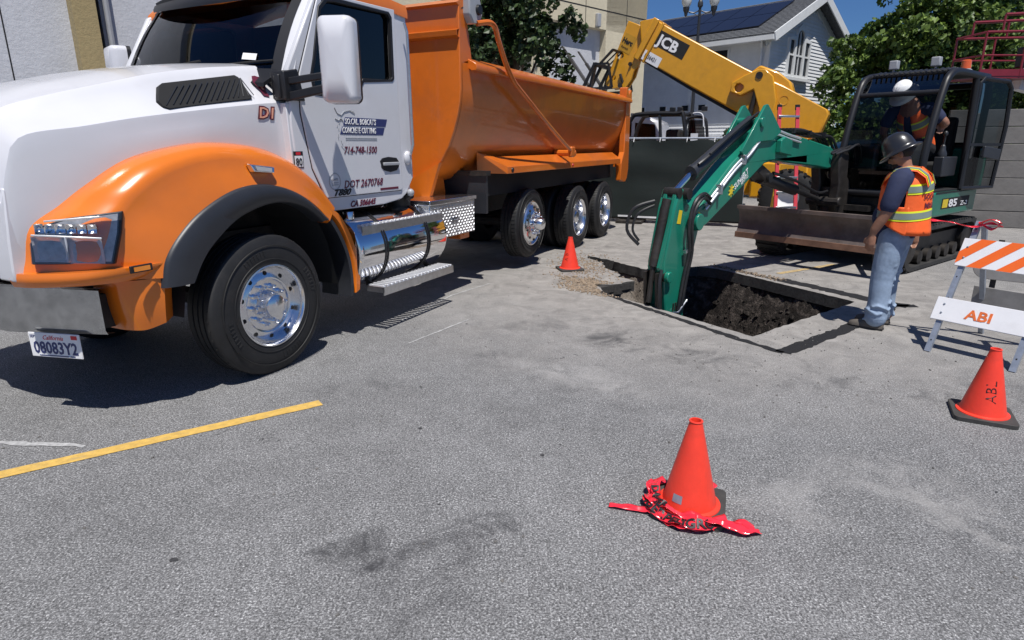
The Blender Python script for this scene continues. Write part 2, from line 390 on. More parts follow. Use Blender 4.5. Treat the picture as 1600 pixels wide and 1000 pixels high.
# headlights
for s in (1, -1):
    HP = [Vector(p) for p in ((1.392,.835,1.085),(1.380,.835,1.20),(1.335,.862,1.292),(1.225,.945,1.335),(1.0,1.11,1.362),(1.035,1.118,1.24),(1.098,1.112,1.062))]
    cen = sum(HP, Vector())/len(HP)
    nrm = (HP[6]-HP[0]).cross(HP[1]-HP[0]).normalized();
    if nrm.x < 0: nrm = -nrm
    def hl(sc, off, dep):
        b = MB(); n = len(HP); f = [cen+(p-cen)*sc+nrm*off for p in HP]; g_ = [p-nrm*dep for p in f]
        b.add(f+g_, [tuple(range(n)), tuple(range(n, 2*n))[::-1]] + [(i, (i+1) % n, (i+1) % n+n, i+n) for i in range(n)])
        if s < 0: b.v = [(x, -y, z) for x, y, z in b.v]
        return b
    h = hl(1.03, .016, .12).build('headlight', 'black', T, bevel=.006)
    hl(.93, .019, .03).build('reflector', 'lampin', h)
    e1 = (HP[6]-HP[0]).normalized(); e2 = Vector((0,0,1))
    e1 = (HP[6]-HP[0]).normalized(); e2 = Vector((0,0,1))
    def dish(u0, u1, v0, v1, dep, sk=0., off=.034, n=10):     # concave reflector with a squarish rim
        rows = []
        for j in range(n+1):
            r_ = []
            for i in range(n+1):
                a_, c_ = i/n*2-1, j/n*2-1; rr = max(abs(a_), abs(c_))**2*.55 + (a_*a_+c_*c_)*.225
                u = u0+(u1-u0)*(a_+1)/2; v_ = v0+(v1-v0)*(c_+1)/2 + sk*(u-u0)
                r_.append(HP[0] + e1*u + e2*v_ + nrm*(off - dep*(1-rr)))
            rows.append(r_)
        b = MB().grid(rows)
        if s < 0: b.v = [(x, -y, z) for x, y, z in b.v]
        return b
    dish(.018,.185,.012,.160,.045,-.02).build('lamp_bowl', 'lampw', h, ang=180)
    dish(.190,.365,.004,.158,.045,-.02).build('lamp_bowl', 'lampw', h, ang=180)
    for k in range(6): dish(.045+.052*k,.091+.052*k,.178+.0,.232+.0,.022,.07,.034,5).build('signal_cell', 'alu', h, ang=180)
    for (ua, va, ub, vb) in ((.025,.168,.37,.152),(.187,.010,.187,.160),(.10,.248,.38,.280)):
        b = MB(); b.obox(HP[0]+e1*ua+e2*va+nrm*.036, HP[0]+e1*ub+e2*vb+nrm*.036, .010, .010)
        if s < 0: b.v = [(x, -y, z) for x, y, z in b.v]
        b.build('lamp_divider', 'bright', h, bevel=.002)
    hl(.99, .048, .004).build('lens', 'clear', h)
# black flares and wheel wells
IA = spl([(.669,1.2,.862),(.573,1.2,1.007),(.454,1.2,1.121),(.248,1.2,1.253),(-.024,1.2,1.330),(-.245,1.2,1.327),(-.441,1.2,1.26),(-.60,1.2,1.14)], 6)
OA = spl([(.875,1.2,.868),(.825,1.2,1.046),(.690,1.2,1.205),(.495,1.2,1.343),(.219,1.2,1.452),(-.072,1.2,1.466),(-.385,1.2,1.366),(-.665,1.2,1.15)], 6)
for s in (1, -1):
    rr = []
    for o_, i_ in zip(OA, IA):
        m_ = (o_+i_)/2
        r_ = [Vector((o_.x,1.15,o_.z)), Vector((o_.x,1.206,o_.z)), Vector((o_.x*.9+i_.x*.1,1.222,o_.z*.9+i_.z*.1)), Vector((m_.x,1.238,m_.z)), Vector((i_.x,1.226,i_.z)), Vector((i_.x,1.20,i_.z-.012)), Vector((i_.x,1.08,i_.z-.01))]
        rr.append([(p.x, p.y*s, p.z) for p in r_])
    MB().grid(rr).build('fender_flare', 'flare', T, ang=60)
    rr = [[(p.x, y*s, p.z+.004) for y in (1.14, .9, .55)] for p in [Vector((.72,0,.62))]+IA+[Vector((-.70,0,.95)), Vector((-.80,0,.55))]]
    MB().grid(rr).build('wheel_well', 'matte', T)
    # trailing piece of the fender, orange outside and black rubber in front
    pth = spl([(-.70,1.24),(-.84,1.17),(-.96,1.0),(-1.04,.8),(-1.065,.6),(-1.05,.45)], 4)
    MB().shell([[(x_ if False else p.x, .86*s, p.y), (p.x, 1.0*s, p.y), (p.x+.0, 1.12*s, p.y-.005), (p.x-.02, 1.15*s, p.y)] for p in [Vector((q.x, q.y, 0)) for q in pth]], (.05,0,-.02)).build('fender_tail', 'orange', T, ang=40)
    b = MB(); b.shell([[(p.x+.07, .80*s, p.y-.03), (p.x+.09, 1.165*s, p.y-.03)] for p in pth], (.035,0,-.01))
    b.build('mud_guard', 'flare', T)
# marker lamps
b = MB(); b.box(.935,1.075,1.205,1.222,1.0,1.045); mk = b.build('side_marker', 'black', T, bevel=.004)
MB().box(.955,1.055,1.222,1.228,1.009,1.036).build('marker_lens', 'amber', mk)
b = MB(); b.add([(.085,1.155,1.625),(-.135,1.155,1.60),(-.12,1.165,1.545),(.065,1.17,1.56),(.085,1.215,1.615),(-.135,1.215,1.59),(-.12,1.225,1.548),(.065,1.225,1.565)], [(0,1,2,3),(4,5,6,7),(0,1,5,4),(2,3,7,6),(0,3,7,4),(1,2,6,5)])
tl = b.build('turn_signal', 'chrome', T, bevel=.008)
MB().add([(.055,1.224,1.605),(-.10,1.222,1.585),(-.092,1.229,1.558),(.045,1.229,1.573)], [(0,1,2,3)]).build('signal_lens', 'silver', tl)
# chrome bumper, swept at the sides
bp = [(1.36,-.25),(1.36,.25),(1.325,.42),(1.14,1.0)]
def bumper_strip(z0, z1, off):
    f = [(1.155,-1.02)]+[(x-.0, y) for x, y in ((1.345,-.42),)]+[(1.375,-.22),(1.375,.22),(1.345,.36),(1.155,1.0)]
    return [[(x+off, y, z0) for x, y in f], [(x+off, y, z1) for x, y in f]]
b = MB()
f = [(1.135,-.96),(1.315,-.32),(1.345,-.22),(1.345,.22),(1.315,.32),(1.135,.955)]
rr = []
for z, o_ in ((.885,-.06),(.892,-.012),(.88,.0),(.60,.0),(.572,-.012),(.575,-.06)):
    rr.append([(x+o_, y, z - (0.02 if abs(y) > .9 and z < .7 else 0)*-1) for x, y in f])
b.grid(rr); bu = b.build('bumper', 'bumper', T, ang=30)
b = MB(); b.box(1.0,1.15,-.9,.9,.62,.84); b.build('bumper_beam', 'dark', T)
# licence plate on the swept face
px = Vector((-.277,1,0)).normalized(); pn = Vector((1,.277,0)).normalized(); pu = Vector((0,0,1))
P0 = Vector((1.2905, .415, .592))+pn*.022
def onplate(u, v_, d=0): return P0 + px*u + pu*v_ + pn*d
def pplate(u0, u1, v0, v1, d0, d1, nm, m, par, bevel=0):
    b = MB(); vs = [onplate(u, v_, d) for u in (u0, u1) for d in (d0, d1) for v_ in (v0, v1)]
    b.add(vs, [(0,1,3,2),(4,6,7,5),(0,4,5,1),(2,3,7,6),(0,2,6,4),(1,5,7,3)]); return b.build(nm, m, par, bevel=bevel)
lp = pplate(0, .385, -.165, 0, -.004, .004, 'license_plate', 'white2', T, .004)
PW = .385
text(lp, 'plate_number', '08083Y2', .112, onplate(PW/2, -.138, .005), px, pu, 'inkblue', .001, align='CENTER', sx=.82, offset=.0025)
text(lp, 'plate_state', 'California', .042, onplate(PW/2-.01, -.045, .005), px, pu, 'red2', .0008, shear=.35, align='CENTER', sx=.95)
text(lp, 'plate_month', 'SEP', .026, onplate(.012, -.034, .005), px, pu, 'inkblue', .0008)
pplate(PW-.062, PW-.018, -.036, -.010, .004, .006, 'year_sticker', 'red2', lp)
pplate(0.06, .33, -.156, -.149, .004, .0055, 'plate_caption', 'inkblue', lp)
b = MB()
for u in (.07,.29):
    c_ = onplate(u, -.152, .006); b.ball(c_, .006, 8, 5)
b.build('plate_bolt', 'chrome', lp)
# ------------- cab
YC = 1.05
cab_side = [(-.52,2.33),(-.87,2.90),(-1.02,2.985),(-2.135,3.02),(-2.15,1.42),(-2.02,1.26),(-1.93,1.215),(-1.65,1.185),(-.90,1.185),(-.55,1.30),(-.50,1.9)]
win = [(-.79,2.16),(-.765,2.30),(-.815,2.44),(-.915,2.82),(-1.0,2.895),(-1.10,2.912),(-1.83,2.935),(-1.868,2.90),(-1.860,2.37),(-1.83,2.345),(-1.41,2.315),(-1.37,2.26),(-1.33,2.14)]
for s in (1, -1):
    b = MB(); b.plate(cab_side, [[(x, z) for x, z in win]], s*(YC-.05), s*YC); b.build('cab_side', 'white', T, bevel=.012)
    door = [(-.612,2.0),(-.63,2.30),(-.90,2.90),(-1.05,2.955),(-1.935,2.985),(-1.935,1.33),(-1.915,1.305),(-.82,1.305),(-.69,1.56)]
    win2 = [(x+(.012 if x > -1.3 else -.012), z) for x, z in win]
    def inset(pts, d):
        c = (sum(p[0] for p in pts)/len(pts), sum(p[1] for p in pts)/len(pts)); out = []
        for x, z in pts:
            dx, dz = c[0]-x, c[1]-z; L = math.hypot(dx, dz); out.append((x+dx/L*d, z+dz/L*d))
        return out
    sg = MB(); sg.plate(inset(door, -.007), [inset(win, .02)], s*(YC-.002), s*(YC+.003)); sg.build('door_gap', 'matte', T)
    b = MB(); b.plate(door, [inset(win, -.018)], s*(YC-.001), s*(YC+.014)); d_ = b.build('door', 'white', T, bevel=.007)
    b = MB(); b.plate(inset(win, -.020), [inset(win, .014)], s*(YC-.02), s*(YC+.020)); b.build('window_seal', 'black', d_, bevel=.004)
    b = MB(); b.plate(inset(win, .005), (), s*(YC-.03), s*(YC-.025)); b.build('side_window', 'darkglass', d_)
    # bulge crease across the door and handle
    b = MB(); b.plate([(-1.60,1.565),(-1.585,1.60),(-1.62,1.625),(-1.72,1.637),(-1.85,1.625),(-1.885,1.59),(-1.885,1.54),(-1.85,1.505),(-1.74,1.49),(-1.64,1.51),(-1.60,1.54)], (), s*(YC+.012), s*(YC+.020)); hd = b.build('handle', 'black', d_, bevel=.004)
    MB().box(-1.87,-1.62, s*(YC+.030)-.010, s*(YC+.030)+.010, 1.555,1.585).build('handle_bar', 'silver', hd, bevel=.006)
    b = MB(); b.tube([(-2.02,s*(YC+.06),2.88),(-2.04,s*(YC+.075),2.80),(-2.06,s*(YC+.075),1.75),(-2.05,s*(YC+.05),1.66)], .014); b.build('grab_rail', 'brushed', T)
    b = MB(); b.ball((-2.05,s*(YC+.01),1.62), (.055,.03,.07), 14, 9); b.build('latch_cover', 'white', T)
    # black A-pillar cowl block where the mirror arms start
    b = MB(); b.plate([(-.445,2.30),(-.60,2.33),(-.66,2.09),(-.455,2.09)], (), s*.93, s*1.075); b.build('mirror_mount', 'black', T, bevel=.01)
# roof, back wall, firewall, floor, interior
b = MB()
rr = []
for x, z, c in ((-.90,2.93,.02),(-.98,3.0,.05),(-1.3,3.06,.10),(-1.8,3.07,.11),(-2.15,3.05,.10)):
    rr.append([(x, 1.062*t, z + c*(1-abs(t)**3) - (.06 if abs(t) > .99 else 0)) for t in (-1,-.985,-.9,-.6,-.2,.2,.6,.9,.985,1)])
b.shell(rr, (0,0,-.05)); b.build('roof', 'orange', T, ang=50)
MB().box(-2.15,-2.10,-1.0,1.0,1.3,3.0).build('back_wall', 'white', T)
MB().box(-2.1,-.55,-1.0,1.0,1.22,1.28).build('floor', 'dark', T)
b = MB(); b.box(-.86,-.56,-.99,.99,1.3,2.12); b.plate([(-.56,2.12),(-.48,2.27),(-.72,2.30),(-.95,2.14)], (), -.98, .98); b.build('dashboard', 'black', T, bevel=.02)
for s in (1,-1):
    b = MB(); b.box(-1.75,-1.25,s*.5-.25,s*.5+.25,1.75,1.9); b.box(-1.9,-1.72,s*.5-.25,s*.5+.25,1.85,2.55); b.box(-1.87,-1.76,s*.5-.14,s*.5+.14,2.6,2.8); b.build('seat', 'seat', T, bevel=.04)
b = MB(); pts = [(-1.02+.08*math.cos(t)*1, .5+.22*math.cos(t+PI/2), 2.22+.20*math.sin(t+PI/2)) for t in [2*PI*k/24 for k in range(25)]]
b.tube([(-1.05-.09*math.sin(2*PI*k/24), .5+.22*math.cos(2*PI*k/24), 2.20+.2*math.sin(2*PI*k/24)) for k in range(25)], .016, 8, False); b.obox((-1.05,.29,2.2),(-1.05,.71,2.2),.05,.02); b.build('steering_wheel', 'black', T)
# windshield: curved glass between the pillars
def wsp(u, t, o=0):     # u across -1..1, t up 0..1
    bx = -.385 - .13*u*u; tx = -.80 - .11*u*u
    p0 = Vector((bx, .93*u, 2.30 + .02*(1-u*u))); p1 = Vector((tx, .885*u, 2.955+.04*(1-u*u)))
    p = p0*(1-t) + p1*t + Vector((.75,0,.6)).normalized()*(o+.03*math.sin(PI*t))
    return p
us = [-1+2*k/16 for k in range(17)]
MB().grid([[wsp(u, t/6) for u in us] for t in range(7)]).build('windshield', 'cabglass', T, ang=180)
b = MB()
fr_ = [[wsp(u, t, .004), wsp(u, t+.05, .010)] for u in us for t in (0,)]
b.grid([[wsp(u, -.06, .008) for u in us], [wsp(u, .035, .008) for u in us]])
for s in (-1, 1): b.grid([[wsp(s*(1.0+.045), t/8, .006) for t in range(9)], [wsp(s*.955, t/8, .008) for t in range(9)]])
b.build('windshield_seal', 'black', T)
for s in (-1, 1):
    b = MB(); b.grid([[wsp(s*1.035, t/8, .002)+Vector((0,0,0)) for t in range(9)], [wsp(s*1.035, t/8)+Vector((-.05,s*.095,0)) for t in range(9)], [wsp(s*1.0, t/8)+Vector((-.14,s*.115,0)) for t in range(9)]])
    b.build('a_pillar', 'white', T, ang=60)
b = MB(); b.shell([[wsp(u, -.07, .02)+Vector((0.02,0,.0)) for u in us], [wsp(u, -.07, .0)+Vector((.12,0,-.035)) for u in us]], (0,0,-.03)); b.build('cowl', 'black', T)
b = MB()
for c_ in (-.5, .25):
    q = [wsp(c_+k*.09, .03+.01*k, .022) for k in range(9)]; b.tube(q, .009, 6); b.tube([wsp(c_+.3, -.05, .02), wsp(c_+.34, .05, .03)], .014, 6)
b.build('wiper', 'matte', T)
b = MB(); b.shell([[Vector((-.84-.13*u*u, .93*u, 3.01)) for u in us], [Vector((-.64-.26*u*u, .93*u, 2.93+.05*u*u)) for u in us], [Vector((-.58-.30*u*u, .93*u, 2.865+.08*u*u)) for u in us]], (0,0,.025)); b.build('sun_visor', 'black', T, ang=50)
MB().grid([[wsp(u, .99, .012) for u in us], [wsp(u, 1.03, .03)+Vector((.02,0,.03)) for u in us], [Vector((-.86-.13*u*u, 1.0*u, 3.06)) for u in us]]).build('windshield_header', 'black', T)
q = wsp(.62, .10, .012); q2 = wsp(.80, .10, .012)
MB().add([wsp(.66,.13,.012), wsp(.80,.12,.012), wsp(.80,.19,.012), wsp(.66,.20,.012)], [(0,1,2,3)]).build('windshield_sticker', 'white2', T)
MB().add([wsp(-.52+.0,.70,-.02), wsp(-.18,.72,-.03), wsp(-.14,.60,-.03), wsp(-.22,.52,-.03), wsp(-.45,.54,-.02)], [(0,1,2,3,4)]).build('cab_mirror', 'black', T)
# hood vent, emblem, cowl panel between hood and door
vz = [(.49,1.995),(.50,2.03),(.435,2.13),(.40,2.15),(-.20,2.255),(-.225,2.24),(-.242,2.10),(-.235,2.085),(.46,1.98)]
def hood_y(x, z):      # hood skin between the creases
    Z = interp(zu, x); ZL = interp(zl, x); U = interp(yu, x); L = ys(x)
    t = (Z-z)/(Z-ZL); return U+.02 + (L-U-.03)*t
def onhood(pts, d): return [(x, hood_y(x, z)+d, z+d*.4) for x, z in pts]
for s in (1, -1):
    def skin(pts, d0, d1, nm, m, par):
        b = MB(); A_ = onhood(pts, d1); B_ = onhood(pts, d0); n = len(pts)
        A_ = [(x, y*s, z) for x, y, z in A_]; B_ = [(x, y*s, z) for x, y, z in B_]
        b.add(A_+B_, [tuple(range(n)), tuple(range(n, 2*n))[::-1]]+[(i, (i+1) % n, (i+1) % n+n, i+n) for i in range(n)])
        return b.build(nm, m, par, bevel=.003)
    v_ = skin(vz, -.02, .012, 'hood_vent', 'matte', T)
    b = MB()
    for k in range(16):
        x = .47-.049*k; zt = interp([(-.24,2.245),(.49,2.07)], x)
        p0 = (x, hood_y(x, 2.0+(.47-x)*.15)*s, 2.0+(.47-x)*.15); x1 = x-.16
        if x1 < -.23: x1 = -.23
        z1 = interp([(-.24,2.235),(.43,2.12)], x1); p1 = (x1, (hood_y(x1, z1)+.012)*s, z1)
        b.tube([(p0[0], p0[1]+.014*s, p0[2]+.006), (p1[0], p1[1]+.004*s, p1[2]+.006)], .0035, 5)
    b.build('vent_mesh', 'flare', v_)
    b = MB(); b.plate([(-.50,1.35),(-.475,2.07),(-.605,2.07),(-.62,1.75),(-.72,1.35)], (), s*.9, s*1.04); b.build('cowl_panel', 'white', T, bevel=.006)
sd = lambda p, s_, z, t_, m, **k: text(T, 'lettering', t_, s_, (p, YC+.0165, z), (-1,0,0), (0,0,1), m, **k)
# door graphics
gx = [(-1.10,1.985,-1.70,1.915),(-1.055,1.905,-1.655,1.84)]
for (xa, za, xb, zb_), tx in zip(gx, ("SO.CAL. BOBCAT'S", "CONCRETE CUTTING")):
    MB().plate([(xa,zb_),(xa-.03,za),(xb-.03,za),(xb,zb_)], (), YC+.014, YC+.0165, 'y').build('lettering_panel', 'inkblue', T)
    text(T, 'lettering', tx, .072, (xa-.02, YC+.019, zb_+.012), (-1,0,0), (0,0,1), 'white2', shear=.25, sx=.585*(.86 if tx[0] == 'S' else .80)/.44*.62, offset=.0008)
sd(-1.08, .088, 1.675, '714-748-1500', 'ink', shear=.30, offset=.0008, sx=.93)
sd(-1.05, .096, 1.375, 'DOT 2670768', 'ink', shear=.30, offset=.0008, sx=.97)
text(T, 'lettering', 'CA 506645', .078, (-1.13, YC+.0035, 1.20), (-1,0,0), (0,0,1), 'ink', shear=.35, offset=.002, sx=1.0)
sd(-.90, .078, 1.315, 'T880', 'inkblack', shear=.5, offset=.003, sx=1.35)
MB().box(-1.86,-1.57,YC+.014,YC+.0165,1.325,1.345).build('lettering', 'ink', T)
b = MB()
for y0, y1 in ((1.812,1.806),(1.796,1.790)): b.box(-1.56,-1.12,YC+.0145,YC+.0165,y1,y0)
for k in range(26):     # crouching outline curling round the lettering
    t = R(62+ k*8.3); r_ = .165+.02*math.sin(k*1.7)
    x = -1.19 - r_*math.cos(t)*.95; z = 1.86 + .185*math.sin(t)*1.0; t2 = t+R(6)
    b.obox((x, YC+.016, z), (-1.19 - r_*math.cos(t2)*.95, YC+.016, 1.86+.185*math.sin(t2)), .003, .006)
b.tube([(-1.0,YC+.016,2.06),(-1.03,YC+.016,2.015),(-1.08,YC+.016,2.0),(-1.12,YC+.016,2.03),(-1.19,YC+.016,2.045),(-1.26,YC+.016,2.02)], .004, 5)
b.tube([(-1.0,YC+.016,1.97),(-1.04,YC+.016,1.955),(-1.07,YC+.016,1.975),(-1.10,YC+.016,1.95)], .005, 5)
b.build('animal_outline_decal', 'silver', T)
b = MB(); b.lathe([(.075,0),(.075,.002),(.066,.002),(.066,0)], (-.94,YC+.0145,1.44), 'y', 28)
for v in b.v: pass
b.build('oval_badge', 'silver', T); 
text(T, 'lettering', 'BRAKE', .028, (-.94, YC+.016, 1.448), (-1,0,0), (0,0,1), 'silver', align='CENTER')
for z_ in (1.43,1.412): MB().box(-.985,-.90,YC+.0145,YC+.016,z_-.006,z_+.004).build('badge_line', 'silver', T)
MB().box(-.495,-.597,1.050,1.054,1.57,1.70).build('number_sticker', 'inkblack', T)
MB().box(-.502,-.590,1.054,1.0555,1.577,1.665).build('sticker_face', 'white2', T)
MB().box(-.52,-.57,1.054,1.0555,1.672,1.694).build('sticker_top', 'red2', T)
text(T, 'lettering', '80', .085, (-.546, 1.057, 1.588), (-1,0,0), (0,0,1), 'inkblack', align='CENTER', sx=.85, offset=.001)
def hoodtext(t_, size, x0, z0, m, off=.0, sh=.3, d=.006, sx=1):
    text(T, 'lettering', t_, size, (x0, ys(x0)+d, z0), (-1,0,0), (0,0,1), m, shear=sh, offset=off, sx=sx)
hoodtext('D1', .115, -.245, 1.950, 'ink', .011, .2, .010, 1.15); hoodtext('D1', .115, -.245, 1.950, 'inkpeach', .001, .2, .0125, 1.15)
# shield emblem on hood side
EP = lambda x, z, d: (x, hood_y(x, z)+d, z+d*.4)
for sc, m_, d_ in ((1, 'ink', .004), (.42, 'inkpeach', .007)):
    c0 = (-.392, 2.195)
    o_ = [(.0,.075),(.03,.07),(.045,.045),(.05,.02),(.04,-.005),(.025,-.03),(.02,-.075),(-.03,-.085),(-.025,-.035),(-.045,-.01),(-.055,.02),(-.048,.045),(-.03,.068)]
    pts = [EP(c0[0]+x*sc, c0[1]+z*sc, d_) for x, z in o_]
    MB().add(pts, [tuple(range(len(pts)))]).build('emblem', m_, T)
for sx_, zz in ((-.380, 2.21), (-.382, 2.185)):
    ch = 'K' if zz > 2.19 else 'W'
    text(T, 'emblem_letter', ch, .035, EP(sx_, zz-.005, .011), (-1,0,0), (0,-.5,1), 'ink', align='LEFT')
# mirror (driver side) and far mirror
def mirror(s):
    mo = MB(); prof = rsq(-.138, .138, -.312, .312, .05, 5)
    # housing: front convex shell lofted towards the road ahead
    c = Vector((-.66, 1.46, 2.375)) if s > 0 else Vector((-.70, -1.27, 2.34)); rr = []
    ax_ = Vector((0, s*.94, 0)) + Vector((-.34,0,0)); ax_.normalize(); fw = Vector((.94, s*.34, 0))
    for k, (sc, d) in enumerate(((.0,.115),(.45,.113),(.80,.10),(.95,.075),(1.0,.03),(1.0,-.04))):
        rr.append([c + ax_*(p[0]*sc) + Vector((0,0,p[1]*(sc if k < 2 else (.93 if k == 2 else .985 if k == 3 else 1)))) + fw*d for p in prof])
    mo.grid(rr, wrap=True); m_ = mo.build('mirror', 'white', T, ang=50)
    b = MB(); b.grid([[c+ax_*p[0]*1.01+Vector((0,0,p[1]*1.005))+fw*(-.04) for p in prof], [c+ax_*p[0]*1.01+Vector((0,0,p[1]*1.005))+fw*(-.075) for p in prof], [c+ax_*p[0]*.93+Vector((0,0,p[1]*.965))+fw*(-.078) for p in prof]], wrap=True)
    b.add([c+ax_*p[0]*.93+Vector((0,0,p[1]*.965))+fw*(-.072) for p in prof], [tuple(range(len(prof)))]); b.build('mirror_back', 'black', m_)
    b = MB(); b.obox((-.50,s*1.02,2.225),(-.62,s*1.40,2.275),.045,.055); b.obox((-.50,s*1.02,2.11),(-.62,s*1.40,2.185),.045,.065); b.obox((-.48,s*1.0,2.10),(-.48,s*1.0,2.28),.06,.09)
    b.build('mirror_arm', 'black', m_, bevel=.01)
mirror(1); mirror(-1)
# ------------- tank, steps, toolbox
ty, tz, tr = .85, .775, .362
b = MB(); b.lathe([(0.001,-2.55),(tr*.9,-2.55),(tr*.97,-2.535),(tr,-2.50),(tr,-1.10),(tr*.97,-1.065),(tr*.9,-1.05),(.001,-1.05)], (0,ty,tz), 'x', 48)
tk = b.build('fuel_tank', 'chrome', T, ang=40)
b = MB()
for x in (-1.42,-2.15): b.lathe([(tr+.002,x-.035),(tr+.008,x-.035),(tr+.008,x-.02),(tr+.002,x-.02)], (0,ty,tz), 'x', 48); b.lathe([(tr+.002,x+.0),(tr+.008,x),(tr+.008,x+.015),(tr+.002,x+.015)], (0,ty,tz), 'x', 48)
b.build('tank_strap', 'black', tk)
b = MB(); b.lathe([(.001,.07),(.045,.07),(.05,.06),(.05,0)], (-1.16,1.0,1.085), 'z', 20); b.build('fuel_cap', 'alu', tk)
def step(x0, x1, y1, z, dep, nm='step'):
    b = MB(); b.box(x0, x1, y1-.012, y1, z-.075, z+.004); b.box(x0, x1, y1-dep, y1-dep+.012, z-.03, z+.004)
    b.box(x0, x0+.012, y1-dep, y1, z-.05, z+.004); b.box(x1-.012, x1, y1-dep, y1, z-.05, z+.004); st = b.build(nm, 'brushed', T)
    n = int((x1-x0)/.062); dx = (x1-x0)/n
    b = MB()
    for k in range(n+1): 
        x = x0+k*dx
        if k < n: b.obox((x+dx*.5, y1-dep+.006, z+.006), (x+dx*.5, y1-.01, z+.006), dx*.52, .022)
    b.build('tread_bar', 'bright', st, bevel=.005)
step(-2.44,-1.19,1.335,.455,.20); step(-2.50,-1.13,1.17,1.02,.17)
b = MB()
for x in (-1.3,-2.3): b.obox((x,1.05,.46),(x,1.2,.43),.03,.05); b.obox((x,.95,.55),(x,1.15,.42),.03,.04)
b.build('step_bracket', 'dark', T)
b = MB(); b.box(-3.28,-2.30,.70,1.14,.73,1.12); tb = b.build('toolbox', 'brushed', T, bevel=.006)
MB().box(-3.30,-2.28,.69,1.16,1.115,1.165).build('toolbox_lid', 'alu', tb, bevel=.006)
b = MB()         # diamond tread relief
for i in range(28):
    for j in range(11):
        x = -3.26+i*.0345; z = .75+j*.033; s = 1 if (i+j) % 2 else -1
        b.obox((x-.007, 1.1415, z-.008*s), (x+.007, 1.1415, z+.008*s), .004, .006, (0,1,0))
for j in range(12):
    for k in range(11):
        y = .72+j*.036; z = .75+k*.033; s = 1 if (k+j) % 2 else -1
        b.obox((-2.298, y-.007, z-.008*s), (-2.298, y+.007, z+.008*s), .004, .006, (1,0,0))
b.build('diamond_tread', 'alu', tb, smooth=False)
b = MB(); b.box(-2.86,-2.74,1.14,1.152,.90,.945); b.tube([(-2.77,1.155,.92),(-2.78,1.18,.92),(-2.83,1.18,.93)], .006); b.build('toolbox_latch', 'steel', tb)
b = MB(); b.lathe([(.001,0),(.11,0),(.13,.03),(.13,.16),(.1,.2),(.001,.2)], (-2.12,.86,1.10), 'z', 20); b.tube([(-2.08,1.0,1.22),(-2.08,1.06,1.25)], .045); b.build('air_tank', 'dark', T)
b = MB(); b.ball((-2.06,1.07,1.27), .04, 10, 7); b.build('air_fitting', 'silver', T)
# ------------- frame, axles
b = MB()
for s in (1,-1):
    b.box(-9.3, .95, s*.43-.04, s*.43+.04, .78, 1.05)
for x in (-.4,-2.7,-4.2,-6.1,-8.9): b.box(x-.05, x+.05, -.4,.4,.8,1.0)
for x, y_, zz in ((0,.95,.53),(-4.86,.85,.66),(-6.90,.9,.52),(-8.28,.9,.52)): b.tube([(x,-y_,zz),(x,y_,zz)], .07)
b.box(-.9,.9,-.40,.40,.7,1.5); b.box(-2.0,-.9,-.3,.3,.6,1.1)
b.box(-3.2,-8.9,-.4,.4,1.05,1.25)
b.build('chassis_frame', 'dark', T)
b = MB(); b.box(-3.42,-3.20,.55,.98,.62,.80); b.tube([(-3.3,.98,.71),(-3.3,1.0,.71)], .05); b.build('spring_hanger', 'bedorange', T, bevel=.01)
